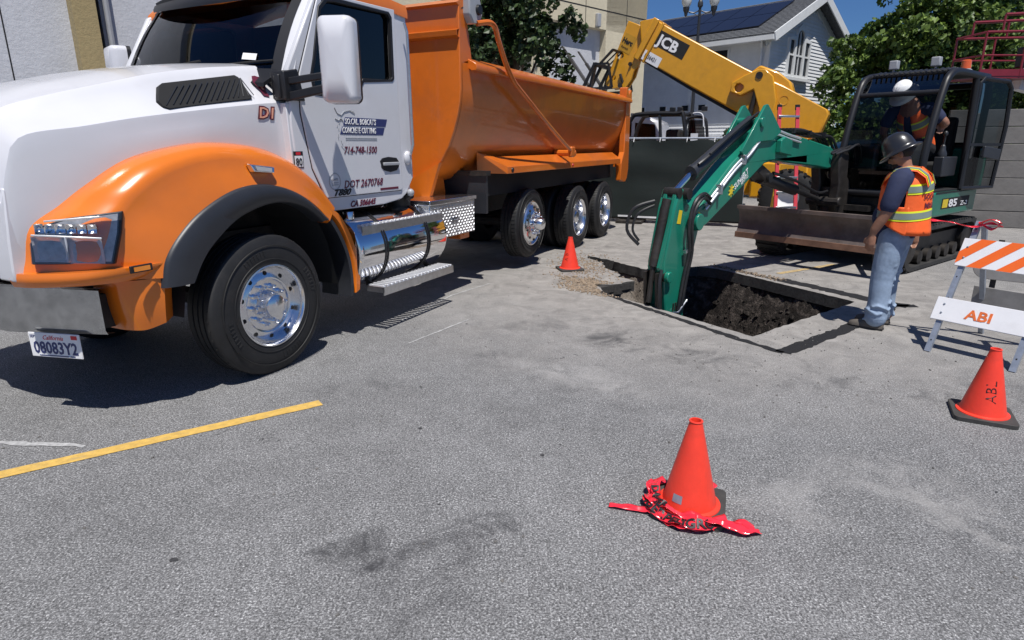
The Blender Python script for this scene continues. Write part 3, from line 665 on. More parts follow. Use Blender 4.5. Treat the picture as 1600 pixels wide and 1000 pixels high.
# ------------- wheels
def tyre_prof(w_, Ro, Ri, y0):      # y0 outer face; grows inward (-y)
    yi = y0-w_; g = .010
    p = [(Ri, y0-.025), (Ri+.02, y0-.006), (Ri+.05, y0), (Ri+.12, y0+.004), (Ro-.09, y0-.004), (Ro-.045, y0-.018), (Ro-.022, y0-.026), (Ro-.006, y0-.036), (Ro, y0-.05)]
    n = 4; yy = [y0-.05 - (w_-.10)*k/n for k in range(n+1)]
    for k in range(n):
        if k: p += [(Ro, yy[k]+.008), (Ro-g, yy[k]+.007), (Ro-g, yy[k]-.007), (Ro, yy[k]-.008)]
    p += [(Ro, yi+.05), (Ro-.006, yi+.036), (Ro-.045, yi+.018), (Ro-.09, yi+.004), (Ri+.05, yi), (Ri, yi+.025)]
    return p
def wheel(x, s, z, kind, yo=1.2, R_=.535):
    t = MB(); Ri = .298
    def flip(b): 
        if s < 0: b.v = [(a_, -y, c_) for a_, y, c_ in b.v]
        b.v = [(a_+x, y, c_+z) for a_, y, c_ in b.v]; return b
    b = MB(); b.lathe(tyre_prof(.31, R_, Ri, yo), (0,0,0), 'y', 72)
    wh = flip(b).build('wheel', 'rubber', T, ang=50)
    if kind == 'dual':
        b = MB(); b.lathe(tyre_prof(.29, R_, Ri, yo-.34), (0,0,0), 'y', 48); flip(b).build('inner_tyre', 'rubber', wh, ang=50)
    b = MB()
    n = 60 if kind != 'steer' else 46
    for k in range(n):         # tread shoulder lugs
        t_ = 2*PI*k/n; wd = .020 if kind != 'steer' else .012; ya = yo-.03; c_, s_ = math.cos(t_), math.sin(t_)
        for yy0, yy1 in (((yo-.040, yo-.095), (yo-.31+.095, yo-.31+.040)) if kind != 'steer' else ((yo-.055, yo-.065),)):
            p0 = Vector((c_*(R_-.006), yy0, s_*(R_-.006))); p1 = Vector((c_*(R_-.002), yy1, s_*(R_-.002)))
            b.obox(p0, p1, wd if kind == 'steer' else .030, .02, (c_, 0, s_))
    flip(b).build('tread', 'rubber', wh, smooth=False)
    b = MB()                # raised rings and raised lettering band on the sidewall
    for r_ in (.365,.468): b.lathe([(r_-.004,yo+.001),(r_-.002,yo+.0065),(r_+.002,yo+.0065),(r_+.004,yo+.001)], (0,0,0), 'y', 60)
    for a0 in (70, 250, 160, 340):
        for k in range(7):
            t_ = R(a0+k*4.4-13); r_ = .418
            b.obox((r_*math.cos(t_)-.018*math.cos(t_), yo+.004, (r_-.018)*math.sin(t_)), ((r_+.018)*math.cos(t_), yo+.004, (r_+.018)*math.sin(t_)), .006 if k % 2 else .012, .006, (0,1,0))
    flip(b).build('sidewall_relief', 'rubber', wh)
    if kind in ('steer', 'lift'):
        prof = [(.294,yo-.03),(.306,yo-.012),(.304,yo+.002),(.294,yo+.004),(.284,yo-.010),(.280,yo-.03),(.276,yo-.070),(.268,yo-.082),(.24,yo-.066),(.205,yo-.056),(.195,yo-.060),(.19,yo-.074),(.118,yo-.074),(.112,yo-.07),(.104,yo-.045),(.100,yo-.005),(.088,yo+.022),(.055,yo+.038),(.001,yo+.043)]
        hr, hy, lr, ly = .236, yo-.070, .150, yo-.074
        if kind == 'lift':
            prof = [(.294,yo-.03),(.305,yo-.012),(.303,yo+.002),(.292,yo+.004),(.280,yo-.012),(.266,yo-.02),(.255,yo+.0),(.235,yo+.022),(.205,yo+.035),(.175,yo+.045),(.168,yo+.05),(.11,yo+.05),(.105,yo+.05),(.095,yo+.06),(.09,yo+.15),(.075,yo+.18),(.001,yo+.19)]
            hy = yo+.03; ly = yo+.05; hr = .222
    else:
        prof = [(.294,yo-.03),(.305,yo-.012),(.303,yo+.002),(.292,yo+.004),(.278,yo-.015),(.266,yo-.05),(.262,yo-.15),(.258,yo-.20),(.245,yo-.215),(.22,yo-.205),(.175,yo-.19),(.168,yo-.19),(.12,yo-.19),(.115,yo-.185),(.11,yo-.06),(.09,yo-.045),(.001,yo-.04)]
        hr, hy, lr, ly = .222, yo-.205, .1425, yo-.19
    prof = [(r_*1.06 if r_ > .16 else r_, h_) for r_, h_ in prof]; hr *= 1.06
    b = MB(); b.lathe(prof, (0,0,0), 'y', 64); rim = flip(b).build('rim', 'alu', wh, ang=30)
    b = MB()
    for k in range(10):
        t_ = 2*PI*(k+.5)/10; b.lathe([(.001,hy+.010),(.017,hy+.009),(.019,hy+.002),(.019,hy-.02)], (hr*math.cos(t_),0,hr*math.sin(t_)), 'y', 12)
    flip(b).build('hand_hole', 'matte', wh)
    b = MB()
    for k in range(10):
        t_ = 2*PI*k/10; b.lathe([(.022,ly),(.022,ly+.008),(.016,ly+.012),(.016,ly+.048),(.012,ly+.056),(.001,ly+.060)], (lr*math.cos(t_),0,lr*math.sin(t_)), 'y', 12)
    flip(b).build('lug_nut', 'chrome', wh, ang=40)
for s in (1,-1):
    wheel(0, s, .548, 'steer', 1.2, .55); wheel(-4.93, s, .64, 'lift', 1.17, .50)
    wheel(-6.88, s, .532, 'dual'); wheel(-8.30, s, .532, 'dual')
# ------------- dump bed
UP = [(1.22,2.62),(1.22,2.35),(1.205,2.2),(1.17,2.05),(1.12,1.9),(1.05,1.74),(.95,1.58),(.84,1.45),(.70,1.345),(.5,1.285),(0,1.27)]
US = [(y, z) for y, z in UP] + [(-y, z) for y, z in UP[-2::-1]]
XF, XR = -2.92, -9.42
b = MB(); b.shell([[(x, y, z) for y, z in US] for x in (XF, -4.5, -6.2, -8, XR)], (0,0,.0)); b.v = b.v
bed = MB()
bed.grid([[(x, y, z) for y, z in US] for x in (XF, XR)]); bed.grid([[(x, y*.965, z+.03 if abs(y) < 1.1 else z) for y, z in US] for x in (XF, XR)])
bd = bed.build('dump_bed', 'bedorange', T, ang=40)
# front wall (U outline) with headboard above and folded lip
fw_ = [(y, z) for y, z in US]; top = [(-1.22,3.18),(-1.1,3.215),(1.1,3.215),(1.22,3.18)]
MB().plate(fw_+top, (), XF-.0, XF+.05, 'x').build('front_wall', 'bedorange', T, bevel=.008)
b = MB(); b.shell([[(XF+.05,-1.22,2.86),(XF+.05,1.22,2.86)],[(XF+.10,-1.22,2.88),(XF+.10,1.22,2.88)],[(XF+.11,-1.22,2.93),(XF+.11,1.22,2.93)],[(XF+.05,-1.22,2.95),(XF+.05,1.22,2.95)]], (-.01,0,0)); b.build('wall_fold', 'bedorange', T)
b = MB(); b.plate([(XF+.1,3.20),(XF-.04,3.26),(XF-.10,3.2),(XF+.0,3.16)], (), -1.22,1.22); b.build('headboard_lip', 'bedorange', T)
b = MB(); b.box(XF-.5,XF,1.10,1.215,2.62,3.16); b.build('corner_post', 'bedorange', T, bevel=.01) if False else None
MB().plate([(XF,2.62),(XF,3.16),(XF-.10,3.16),(XF-.22,2.66)], (), 1.16, 1.215).build('corner_gusset', 'bedorange', T)
MB().plate([(XF,2.62),(XF,3.16),(XF-.10,3.16),(XF-.22,2.66)], (), -1.215, -1.16).build('corner_gusset', 'bedorange', T)
for s in (1,-1):
    rl = [(1.16,2.60),(1.16,2.66),(1.18,2.685),(1.275,2.62),(1.29,2.59),(1.285,2.55),(1.22,2.545)]
    MB().plate([(y*s+(.035*s if y > 1.21 else 0), z) for y, z in rl], (), XR, XF-.14, 'x').build('top_rail', 'bedorange', T, bevel=.006)
    sh = [(1.06,1.60),(1.24,1.475),(1.245,1.385),(1.19,1.385),(.9,1.42),(.95,1.56)]
    shf = MB().plate([(y*s, z) for y, z in sh], (), -9.05, -3.98, 'x').build('side_shelf', 'bedorange', T, bevel=.006)
    b = MB(); vs = [(-3.98,.95*s,1.56),(-3.98,1.06*s,1.60),(-3.98,1.24*s,1.475),(-3.98,1.245*s,1.385),(-3.60,1.0*s,1.66),(-3.70,.95*s,1.40)]
    b.add(vs, [(4,1,2),(4,2,3),(4,3,5),(4,5,0),(4,0,1)]); b.build('shelf_end', 'bedorange', T, smooth=False)
    b = MB(); b.lathe([(.001,.012),(.028,.012),(.032,0)], (-4.12,1.246,1.43), 'y', 16); b.v = [(x, y*s, z) for x, y, z in b.v]; b.build('marker_light', 'black', shf)
    b = MB(); b.lathe([(.001,.012),(.02,.012),(.024,0)], (-6.35,1.246,1.43), 'y', 12); b.v = [(x, y*s, z) for x, y, z in b.v]; b.build('marker_light', 'redlens', shf)
    b = MB()
    yA, yB = (1.14, 1.25) if s > 0 else (-1.25, -1.14)
    b.plate([(-9.10,1.05),(-9.10,1.38),(-9.26,1.6),(-9.26,2.62),(-9.55,2.66),(-9.62,1.25),(-9.55,1.08),(-9.42,1.0)], (), yA, yB); rp = b.build('rear_post', 'bedorange', T, bevel=.012)
    b = MB(); b.plate([(-9.18,2.60),(-9.18,2.82),(-9.26,2.84),(-9.34,2.70),(-9.5,2.80),(-9.56,2.72),(-9.56,2.60)], (), yA-.02, yB+.02); b.build('tailgate_hinge', 'bedorange', T, bevel=.01)
    # bed gusset hanging to the frame behind the cab
    b = MB(); b.plate([(-2.98,1.22),(-3.05,1.62),(-3.25,1.62),(-3.35,1.05),(-2.98,1.05)], (), s*.62, s*.70); b.build('bed_bracket', 'bedorange', T, bevel=.006)
    # mud flap ahead of the lift axle
    b = MB(); b.box(-3.52,-3.47,*( (.55,1.2) if s > 0 else (-1.2,-.55)),.92,1.40); b.build('mud_flap', 'flare', T)
    b = MB(); b.box(-3.56,-3.44,*((.45,1.22) if s > 0 else (-1.22,-.45)),1.38,1.44); b.build('flap_bar', 'iron', T)
    b = MB(); b.box(-9.35,-3.6,*((.95,1.0) if s > 0 else (-1.0,-.95)),1.1,1.38); b.build('inner_skirt', 'matte', T)
    # tarp arm
    arm = smoothpath([(-3.12,1.30*s,3.03),(-3.28,1.37*s,3.06),(-3.40,1.38*s,3.02),(-3.48,1.38*s,2.90),(-3.68,1.37*s,2.68),(-3.86,1.36*s,2.545)], 6) + smoothpath([(-3.95,1.36*s,2.48),(-5.0,1.35*s,2.04),(-6.05,1.33*s,1.645)], 3)
    b = MB(); b.tube(arm, .030, 10); ta = b.build('tarp_arm', 'bedorange', T)
    b = MB(); b.box(-6.14,-5.98,s*1.33-.035,s*1.33+.035,1.56,1.72); b.tube([(-6.14,1.0*s,1.62),(-6.14,1.37*s,1.62)], .05); b.build('arm_pivot', 'bedorange', ta, bevel=.02)
    b = MB(); yq = (1.16,1.30) if s > 0 else (-1.30,-1.16)
    b.plate([(-2.96,3.5),(-3.10,3.5),(-3.24,3.22),(-3.26,3.14),(-3.20,3.04),(-3.05,3.02),(-2.97,3.10)], (), *yq); tm = b.build('tarp_motor', 'silver', T, bevel=.02)
    b = MB(); b.lathe([(.001,.03),(.05,.03),(.055,.0)], (-3.15,1.30,3.17), 'y', 18); b.v = [(x, y*s, z) for x, y, z in b.v]; b.build('motor_cap', 'black', tm)
b = MB(); b.plate([(-1.2,1.3),(1.2,1.3),(1.2,2.6),(-1.2,2.6)], (), -9.50, -9.42, 'x'); b.build('tailgate', 'bedorange', T, bevel=.01)
b = MB(); b.box(-9.72,-9.66,1.0,1.2,1.85,2.2); b.build('tail_lamp', 'redlens', T)
b = MB(); b.tube([(-3.0,0,1.3),(-3.05,0,2.8)], .12, 16); b.box(-2.9,-2.6,-.5,.5,1.0,1.5); b.build('hoist_cylinder', 'dark', T)
b = MB(); b.tube([(-2.34,.55,1.1),(-2.34,.55,3.05)], .065, 16); b.build('exhaust_stack', 'chrome', T)
# folded gussets at bed front bottom
b = MB(); b.plate([(.35,1.26),(.95,1.55),(.80,1.15),(.35,1.05)], (), XF+.05, XF+.11, 'x'); b.build('front_gusset', 'bedorange', T)
# ladder of wires to dress the gap
b = MB()
for k, y in enumerate((.2,.3,.42)): b.tube(smoothpath([(-2.15,y,1.9-.1*k),(-2.4,y+.05,1.55),(-2.65,y,1.45),(-2.9,y-.05,1.2)], 5), .016, 6)
b.build('air_hose', 'hose', T)
# ================================================================ SETTING
HOLE = [(1.12,7.38),(1.33,7.02),(1.54,6.74),(1.92,6.12),(2.28,5.56),(2.85,6.02),(3.42,6.46),(3.98,6.90),(3.64,7.60),(3.32,8.27),(3.01,8.86),(2.78,9.02),(2.5,8.92),(2.3,8.80),(2.03,8.70),(1.75,9.15),(1.5,9.62),(1.28,9.95),(1.20,9.82),(1.40,9.35),(1.36,8.95),(1.50,8.60),(1.47,8.3),(1.62,8.02),(1.35,7.85),(1.08,7.78)]
random.seed(3)
HJ = []
for i, (x, y) in enumerate(HOLE):
    x2, y2 = HOLE[(i+1) % len(HOLE)]; n = max(1, int(math.hypot(x2-x, y2-y)/.07))
    rough = .010 if i < 12 else .035
    for k in range(n):
        t = k/n; HJ.append((x+(x2-x)*t+random.uniform(-rough, rough), y+(y2-y)*t+random.uniform(-rough, rough)))
def asphalt():
    m, nt, b = newmat('worn_asphalt'); co = pos(nt)
    def mask(cx, cy, r0, r1, sx=1., sy=1., rot=0):
        mp = N(nt, 'ShaderNodeMapping'); mp.vector_type = 'TEXTURE'
        mp.inputs['Location'].default_value = (cx, cy, 0); mp.inputs['Rotation'].default_value = (0, 0, R(rot)); mp.inputs['Scale'].default_value = (sx, sy, 1)
        nt.links.new(wob, mp.inputs[0])
        ln = N(nt, 'ShaderNodeVectorMath', operation='LENGTH'); nt.links.new(mp.outputs[0], ln.inputs[0])
        return ramp(nt, ln.outputs['Value'], [(r0, 1.), (r1, 0.)])
    wn = N(nt, 'ShaderNodeTexNoise'); wn.inputs['Scale'].default_value = 1.6; wn.inputs['Detail'].default_value = 6; wn.inputs['Roughness'].default_value = .65
    nt.links.new(co, wn.inputs['Vector'])
    sc = N(nt, 'ShaderNodeVectorMath', operation='MULTIPLY_ADD'); nt.links.new(wn.outputs['Color'], sc.inputs[0]); sc.inputs[1].default_value = (1.1,1.1,0); 
    nt.links.new(co, sc.inputs[2]); sb = N(nt, 'ShaderNodeVectorMath', operation='SUBTRACT'); nt.links.new(sc.outputs[0], sb.inputs[0]); sb.inputs[1].default_value = (.55,.55,0); wob = sb.outputs[0]
    fine = nz(nt, co, 108, 3, .8); vo = N(nt, 'ShaderNodeTexVoronoi'); vo.inputs['Scale'].default_value = 100; nt.links.new(co, vo.inputs['Vector'])
    agg = ramp(nt, fine, [(.33, (.052,.052,.053)), (.46, (.145,.145,.147)), (.56, (.255,.254,.256)), (.68, (.60,.60,.60))])
    cell = ramp(nt, vo.outputs['Color'], [(0., .5), (1., 1.45)])
    agg = mixc(nt, .8, agg, cell, 'MULTIPLY')
    big = ramp(nt, nz(nt, co, .55, 6, .6), [(.3, .80), (.7, 1.08)]); agg = mixc(nt, 1., agg, big, 'MULTIPLY')
    med = ramp(nt, nz(nt, co, 5, 6, .65), [(.3, .88), (.7, 1.08)]); agg = mixc(nt, 1., agg, med, 'MULTIPLY')
    # dusty, smoother beige surface around the dig
    dust = mixc(nt, ramp(nt, nz(nt, co, 3.5, 8, .7, .8), [(.3, 0.), (.7, 1.)]), (.170,.160,.150), (.350,.330,.308))
    dust = mixc(nt, .45, dust, ramp(nt, fine, [(.3, .5), (.7, 1.5)]), 'MULTIPLY')
    dm = mask(2.8, 8.0, .50, 1., 5.0, 4.6); dm2 = mask(2.2, 15.0, .60, 1., 12, 8.0)
    mm = N(nt, 'ShaderNodeMath', operation='MAXIMUM'); nt.links.new(dm, mm.inputs[0]); nt.links.new(dm2, mm.inputs[1])
    mf = N(nt, 'ShaderNodeMath', operation='MULTIPLY'); nt.links.new(mm.outputs[0], mf.inputs[0]); mf.inputs[1].default_value = .9
    c = mixc(nt, mf.outputs[0], agg, dust)
    # dark smears and stains
    smear = nz(nt, co, 2.6, 7, .7, 1.2)
    def stain(c, cx, cy, sx, sy, rot, s_, col=(.045,.045,.048), th=.45):
        k = mask(cx, cy, .35, 1., sx, sy, rot)
        g = ramp(nt, smear, [(th, 0.), (th+.2, 1.)]); q = N(nt, 'ShaderNodeMath', operation='MULTIPLY'); nt.links.new(k, q.inputs[0]); nt.links.new(g, q.inputs[1])
        q2 = N(nt, 'ShaderNodeMath', operation='MULTIPLY'); nt.links.new(q.outputs[0], q2.inputs[0]); q2.inputs[1].default_value = s_
        return mixc(nt, q2.outputs[0], c, col)
    for a_ in ((1.35,5.15,1.3,.30,-35,.75),(.95,5.6,.8,.3,-25,.55),(.35,5.9,1.0,.45,0,.4),(-.62,2.55,.42,.16,60,1.),(-.50,2.45,.40,.10,15,.9),(-.3,2.3,.5,.3,20,.6),(-.12,2.42,.2,.08,0,.9),(.7,4.1,1.2,.25,-30,.4),
               (-1.2,4.2,1.0,.25,20,.4),(2.6,4.2,1.6,.35,-15,.35),(3.4,3.2,.9,.3,40,.35),(2.2,2.6,.7,.25,70,.35),(-.1,5.0,.5,.2,10,.5),(3.6,4.1,1.8,.4,-10,.4),(.2,3.6,.8,.3,0,.3)):
        c = stain(c, *a_)
    for a_ in ((1.2,11.2,2.2,.35,-20,.5),(3.4,12.2,2.2,.35,-10,.5),(7.5,8.5,2.5,.8,20,.45),(5.5,6.0,1.2,.4,0,.4),(4.9,4.2,1.2,.5,30,.4)):
        c = stain(c, *a_, col=(.09,.085,.08))
    for a_ in ((.55,4.45,.75,.3,-40,.5),(1.6,2.9,.6,.25,30,.35),(2.55,1.9,.07,1.6,28,.4),(2.85,2.0,.06,1.4,38,.35),(2.2,2.9,.3,.5,20,.5),(1.2,3.7,.5,.2,0,.3)):
        c = stain(c, *a_, col=(.38,.37,.36), th=.40)
    # small oil drips
    v2 = N(nt, 'ShaderNodeTexVoronoi'); v2.inputs['Scale'].default_value = 2.2; v2.inputs['Randomness'].default_value = 1; nt.links.new(wob, v2.inputs['Vector'])
    c = mixc(nt, ramp(nt, v2.outputs['Distance'], [(.03, .85), (.055, 0.)]), c, (.03,.03,.032))
    nt.links.new(c, b.inputs['Base Color']); b.inputs['Roughness'].default_value = .82; b.inputs['Specular IOR Level'].default_value = .3
    bn = N(nt, 'ShaderNodeBump'); bn.inputs['Strength'].default_value = .55; bn.inputs['Distance'].default_value = .006
    h = N(nt, 'ShaderNodeMath', operation='ADD'); nt.links.new(fine, h.inputs[0]); nt.links.new(vo.outputs['Distance'], h.inputs[1])
    inv = N(nt, 'ShaderNodeMath', operation='SUBTRACT'); inv.inputs[0].default_value = 1.; nt.links.new(mf.outputs[0], inv.inputs[1])
    ml = N(nt, 'ShaderNodeMath', operation='MULTIPLY_ADD'); nt.links.new(inv.outputs[0], ml.inputs[0]); ml.inputs[1].default_value = .45; ml.inputs[2].default_value = .12
    nt.links.new(ml.outputs[0], bn.inputs['Strength']); nt.links.new(h.outputs[0], bn.inputs['Height']); nt.links.new(bn.outputs[0], b.inputs['Normal'])
    return m
M['asphalt'] = asphalt()
b = MB(); sq = [(-6,-3),(14,-3),(14,16),(-6,16)]
tris = tessellate_polygon([[Vector((x, y, 0)) for x, y in sq], [Vector((x, y, 0)) for x, y in HJ]])
b.add([(x, y, 0) for x, y in sq+HJ], [tuple(t) for t in tris])
far = [(-400,-200),(400,-200),(400,500),(-400,500)]
b.add([(x, y, 0) for x, y in far]+[(x, y, 0) for x, y in sq], [(0,1,5,4),(1,2,6,5),(2,3,7,6),(3,0,4,7)])
g = b.build('ground', 'asphalt', smooth=False); g['kind'] = 'structure'
# pit: cut asphalt face, soil heightfield below
M['cut'] = mat('cut_asphalt_face', (.050,.048,.046), .85, var=.5, vscale=30, bump=.6, bscale=60)
M['fill'] = mat('dark_asphalt_strip', (.010,.010,.012), .85, var=.5, vscale=40, bump=.8, bscale=120)
def soilmat():
    m, nt, b = newmat('damp_soil'); co = pos(nt)
    n1 = nz(nt, co, 9, 8, .75, .5); n2 = nz(nt, co, 40, 6, .7)
    c = ramp(nt, n1, [(.3, (.008,.007,.006)), (.50, (.032,.027,.024)), (.70, (.15,.125,.11))])
    c = mixc(nt, .7, c, ramp(nt, n2, [(.3, .5), (.7, 1.4)]), 'MULTIPLY')
    sx = N(nt, 'ShaderNodeSeparateXYZ'); nt.links.new(co, sx.inputs[0])
    dry = ramp(nt, n1, [(.3, (.10,.085,.070)), (.7, (.30,.26,.22))]); dry = mixc(nt, .6, dry, ramp(nt, n2, [(.3, .5), (.7, 1.4)]), 'MULTIPLY')
    q = N(nt, 'ShaderNodeMapRange'); q.inputs[1].default_value = 1.7; q.inputs[2].default_value = 2.5; q.inputs[3].default_value = 1; q.inputs[4].default_value = 0; nt.links.new(sx.outputs[0], q.inputs[0])
    nt.links.new(mixc(nt, q.outputs[0], c, dry), b.inputs['Base Color']); b.inputs['Roughness'].default_value = .95; b.inputs['Specular IOR Level'].default_value = .2
    bn = N(nt, 'ShaderNodeBump'); bn.inputs['Strength'].default_value = .9; bn.inputs['Distance'].default_value = .03; nt.links.new(n2, bn.inputs['Height']); nt.links.new(bn.outputs[0], b.inputs['Normal'])
    return m
M['soil'] = soilmat()
b = MB(); n = len(HJ)
rw = []
for z, o_ in ((-.001,0),(-.05,.008),(-.09,-.006),(-.14,.01),(-.15,-.12)):
    rw.append([(x+random.uniform(-.002,.002)*(z < -.01), y+random.uniform(-.002,.002)*(z < -.01), z) for x, y in HJ])
cx = sum(p[0] for p in HJ)/n; cy = sum(p[1] for p in HJ)/n
b.grid(rw[:4], wrap=True); ce = b.build('cut_edge', 'cut', ang=60); ce['kind'] = 'structure'
def segd(px_, py_, P):
    best = 9; ins = False; m_ = len(P)
    for i in range(m_):
        x1, y1 = P[i]; x2, y2 = P[(i+1) % m_]; dx, dy = x2-x1, y2-y1
        t = max(0, min(1, ((px_-x1)*dx+(py_-y1)*dy)/(dx*dx+dy*dy))); d = math.hypot(px_-x1-dx*t, py_-y1-dy*t)
        if d < best: best = d
        if (y1 > py_) != (y2 > py_) and px_ < (x2-x1)*(py_-y1)/(y2-y1)+x1: ins = not ins
    return best if ins else -best
rows = []; st = .04
xr = [.85+st*i for i in range(int(3.5/st))]; yr = [5.2+st*i for i in range(int(5.0/st))]
def soil_z(x, y):
    d = segd(x, y, HOLE); n3 = noise.noise(Vector((x*3, y*3, 1)))*.5 + noise.noise(Vector((x*9, y*9, 4)))*.3 + noise.noise(Vector((x*22, y*22, 4)))*.14
    t = max(0, min(1, (x-1.45)/1.1)); depth = .22 + 1.25*t*t*(3-2*t)
    dd = d + n3*.10
    z = -.12 - depth*max(0, min(1, (dd+.03)/(.10+.32*t)))
    return z + n3*.13*min(1, max(0, (d+.02)*8)) , d, n3
for y in yr:
    r_ = []
    for x in xr:
        z, d, n3 = soil_z(x, y); k = min(1, max(0, d*6))
        r_.append((x + n3*.05*k, y + noise.noise(Vector((x*6, y*6, z*5)))*.05*k, min(z, -.13) if d < .02 else z))
    rows.append(r_)
b = MB(); b.grid(rows); s_ = b.build('pit_soil', 'soil', ang=40); s_['kind'] = 'structure'
ICO = [(0,0,-1),(.72,-.53,-.45),(-.28,-.85,-.45),(-.89,0,-.45),(-.28,.85,-.45),(.72,.53,-.45),(.28,-.85,.45),(-.72,-.53,.45),(-.72,.53,.45),(.28,.85,.45),(.89,0,.45),(0,0,1)]
ICF = [(0,1,2),(1,0,5),(0,2,3),(0,3,4),(0,4,5),(1,5,10),(2,1,6),(3,2,7),(4,3,8),(5,4,9),(1,10,6),(2,6,7),(3,7,8),(4,8,9),(5,9,10),(6,10,11),(7,6,11),(8,7,11),(9,8,11),(10,9,11)]
def clod(b, c, r):
    q = Matrix.Rotation(random.uniform(0, 6), 3, Vector((random.uniform(-1,1), random.uniform(-1,1), 1)).normalized()); s = (random.uniform(.6,1.2), random.uniform(.6,1.2), random.uniform(.45,.9))
    b.add([Vector(c) + q @ Vector((v[0]*s[0]*r*random.uniform(.75,1.2), v[1]*s[1]*r*random.uniform(.75,1.2), v[2]*s[2]*r*random.uniform(.75,1.2))) for v in ICO], ICF)
b = MB()
for k in range(5200):
    x = random.uniform(1.1, 4.0); y = random.uniform(5.6, 9.9); z, d, n3 = soil_z(x, y)
    if d < .02: continue
    rim = d < .45
    if not rim and random.random() < .35: continue
    clod(b, (x, y, z+.004), random.choice((.010,.014,.018,.022,.03)) * (2.0 if random.random() < .12 else 1))
o = b.build('soil_clods', 'soil', smooth=False, weld=False); o['kind'] = 'stuff'; tag(o, 'dark clods and stones on the walls of the open pit', 'soil')
# dark sawn strips on the pavement
def strip(pts, wd, z=.004, m='fill', nm='patch_strip', rough=.018, kind='structure'):
    rows = []; pp = []
    for i in range(len(pts)-1):
        (x, y), (x2, y2) = pts[i], pts[i+1]; n = max(2, int(math.hypot(x2-x, y2-y)/.05))
        pp += [(x+(x2-x)*k/n, y+(y2-y)*k/n) for k in range(n)]
    pp.append(pts[-1]); L = []; Rr = []
    for i, (x, y) in enumerate(pp):
        x0, y0 = pp[max(0, i-2)]; x1, y1 = pp[min(len(pp)-1, i+2)]; d = Vector((x1-x0, y1-y0)).normalized(); n_ = Vector((-d.y, d.x))
        L.append((x+n_.x*(wd/2+random.uniform(-rough, rough)), y+n_.y*(wd/2+random.uniform(-rough, rough)), z)); Rr.append((x-n_.x*(wd/2+random.uniform(-rough, rough)), y-n_.y*(wd/2+random.uniform(-rough, rough)), z))
    o = MB().grid([L, Rr]).build(nm, m, smooth=False)
    if kind: o['kind'] = kind
    return o
strip([(1.08,7.42),(1.38,6.80),(1.75,6.16),(2.12,5.48),(2.37,5.09)], .075)
strip([(2.37,5.09),(2.85,5.46),(3.27,5.79),(3.62,6.13)], .14, rough=.026)
strip([(4.05,6.45),(4.30,6.72),(4.56,6.70)], .12)
strip([(4.46,6.68),(4.22,6.98),(3.94,7.52),(3.62,8.10)], .21, rough=.03)
strip([(3.60,8.06),(3.3,8.62),(3.05,9.1)], .10, m='soil', rough=.03)
# painted lines
M['linepaint'] = mat('yellow_line_paint', (.66,.42,.10), .7, var=.25, vscale=20, dirt=.55, dcol=(.30,.25,.17), bump=.5, bscale=150)
M['fadedpaint'] = mat('faded_yellow_paint', (.45,.33,.16), .8, var=.4, vscale=20, dirt=.9, dcol=(.30,.27,.22))
M['whitepaint'] = mat('worn_white_paint', (.42,.42,.42), .75, var=.4, vscale=30, dirt=.9, dcol=(.20,.20,.2))
strip([(-4.6,1.82),(-2.83,3.02),(-1.35,4.005)], .10, m='linepaint', nm='parking_line', rough=.004)
strip([(-3.35,3.42),(-2.58,3.36)], .04, m='whitepaint', nm='parking_line', rough=.012)
strip([(-1.15,6.1),(-.72,7.22),(-.29,7.87)], .022, m='whitepaint', nm='chalk_line', rough=.006)
strip([(-.95,5.35),(-.45,6.15)], .02, m='whitepaint', nm='chalk_line', rough=.008)
strip([(3.75,8.50),(4.9,9.2)], .09, m='fadedpaint', nm='parking_line', rough=.01)
# crumbs of broken pavement
M['chips'] = mat('tan_rubble', (.30,.23,.165), .9, var=.5, vscale=18)
M['chips2'] = mat('grey_gravel', (.16,.15,.14), .9, var=.6, vscale=18)
b = MB()
for k in range(2300):
    t = random.random(); u = random.gauss(0, .33)
    x = .75+.55*random.random()+u*.35; y = 8.25-.85*random.random()-u*.2+ (x-.75)*-.5
    if k % 3 == 0: x, y = 1.1+random.gauss(0,.25), 9.1+random.gauss(0,.5)
    if segd(x, y, HOLE) > -.01: continue
    clod(b, (x, y, .004), random.choice((.006,.009,.013,.017)))
for k in range(260):
    t = random.random(); x = 3.0+.62*t+random.gauss(0,.05); y = 9.05-1.0*t+random.gauss(.05,.06)
    if segd(x, y, HOLE) < -.01: clod(b, (x, y, .004), random.choice((.007,.01,.016)))
for k in range(26):
    x = .55+.75*random.random(); y = 8.3-.8*random.random(); 
    if segd(x, y, HOLE) < -.04: clod(b, (x, y, .008), .03)
o = b.build('pavement_crumbs', 'chips', smooth=False, weld=False); o['kind'] = 'stuff'; tag(o, 'tan chips of broken pavement scattered beside the pit', 'rubble')
b = MB()
for k in range(420):
    x = random.uniform(-4, 6); y = random.uniform(1.6, 9)
    if segd(x, y, HOLE) < -.02: clod(b, (x, y, .002), random.choice((.003,.004,.006,.009)))
for k in range(200):
    x = random.gauss(2.3,.8); y = random.gauss(5.3,.8)
    if segd(x, y, HOLE) < -.02: clod(b, (x, y, .002), random.choice((.004,.006,.010)))
o = b.build('loose_gravel', 'chips2', smooth=False, weld=False); o['kind'] = 'stuff'; tag(o, 'loose grit and pebbles on the asphalt', 'gravel')
b = MB()
for k in range(16):        # tar and oil spots
    x = random.uniform(-3.2, 4.2); y = random.uniform(1.7, 6.2)
    if segd(x, y, HOLE) > -.5: continue
    r0 = random.choice((.005,.006,.008,.010,.014)); n0 = len(b.v); sx_ = random.uniform(.8,1.8)
    pts = [(x+r0*sx_*random.uniform(.7,1.2)*math.cos(2*PI*i/9), y+r0*random.uniform(.7,1.2)*math.sin(2*PI*i/9), .003) for i in range(9)]
    b.add(pts, [tuple(range(9))])
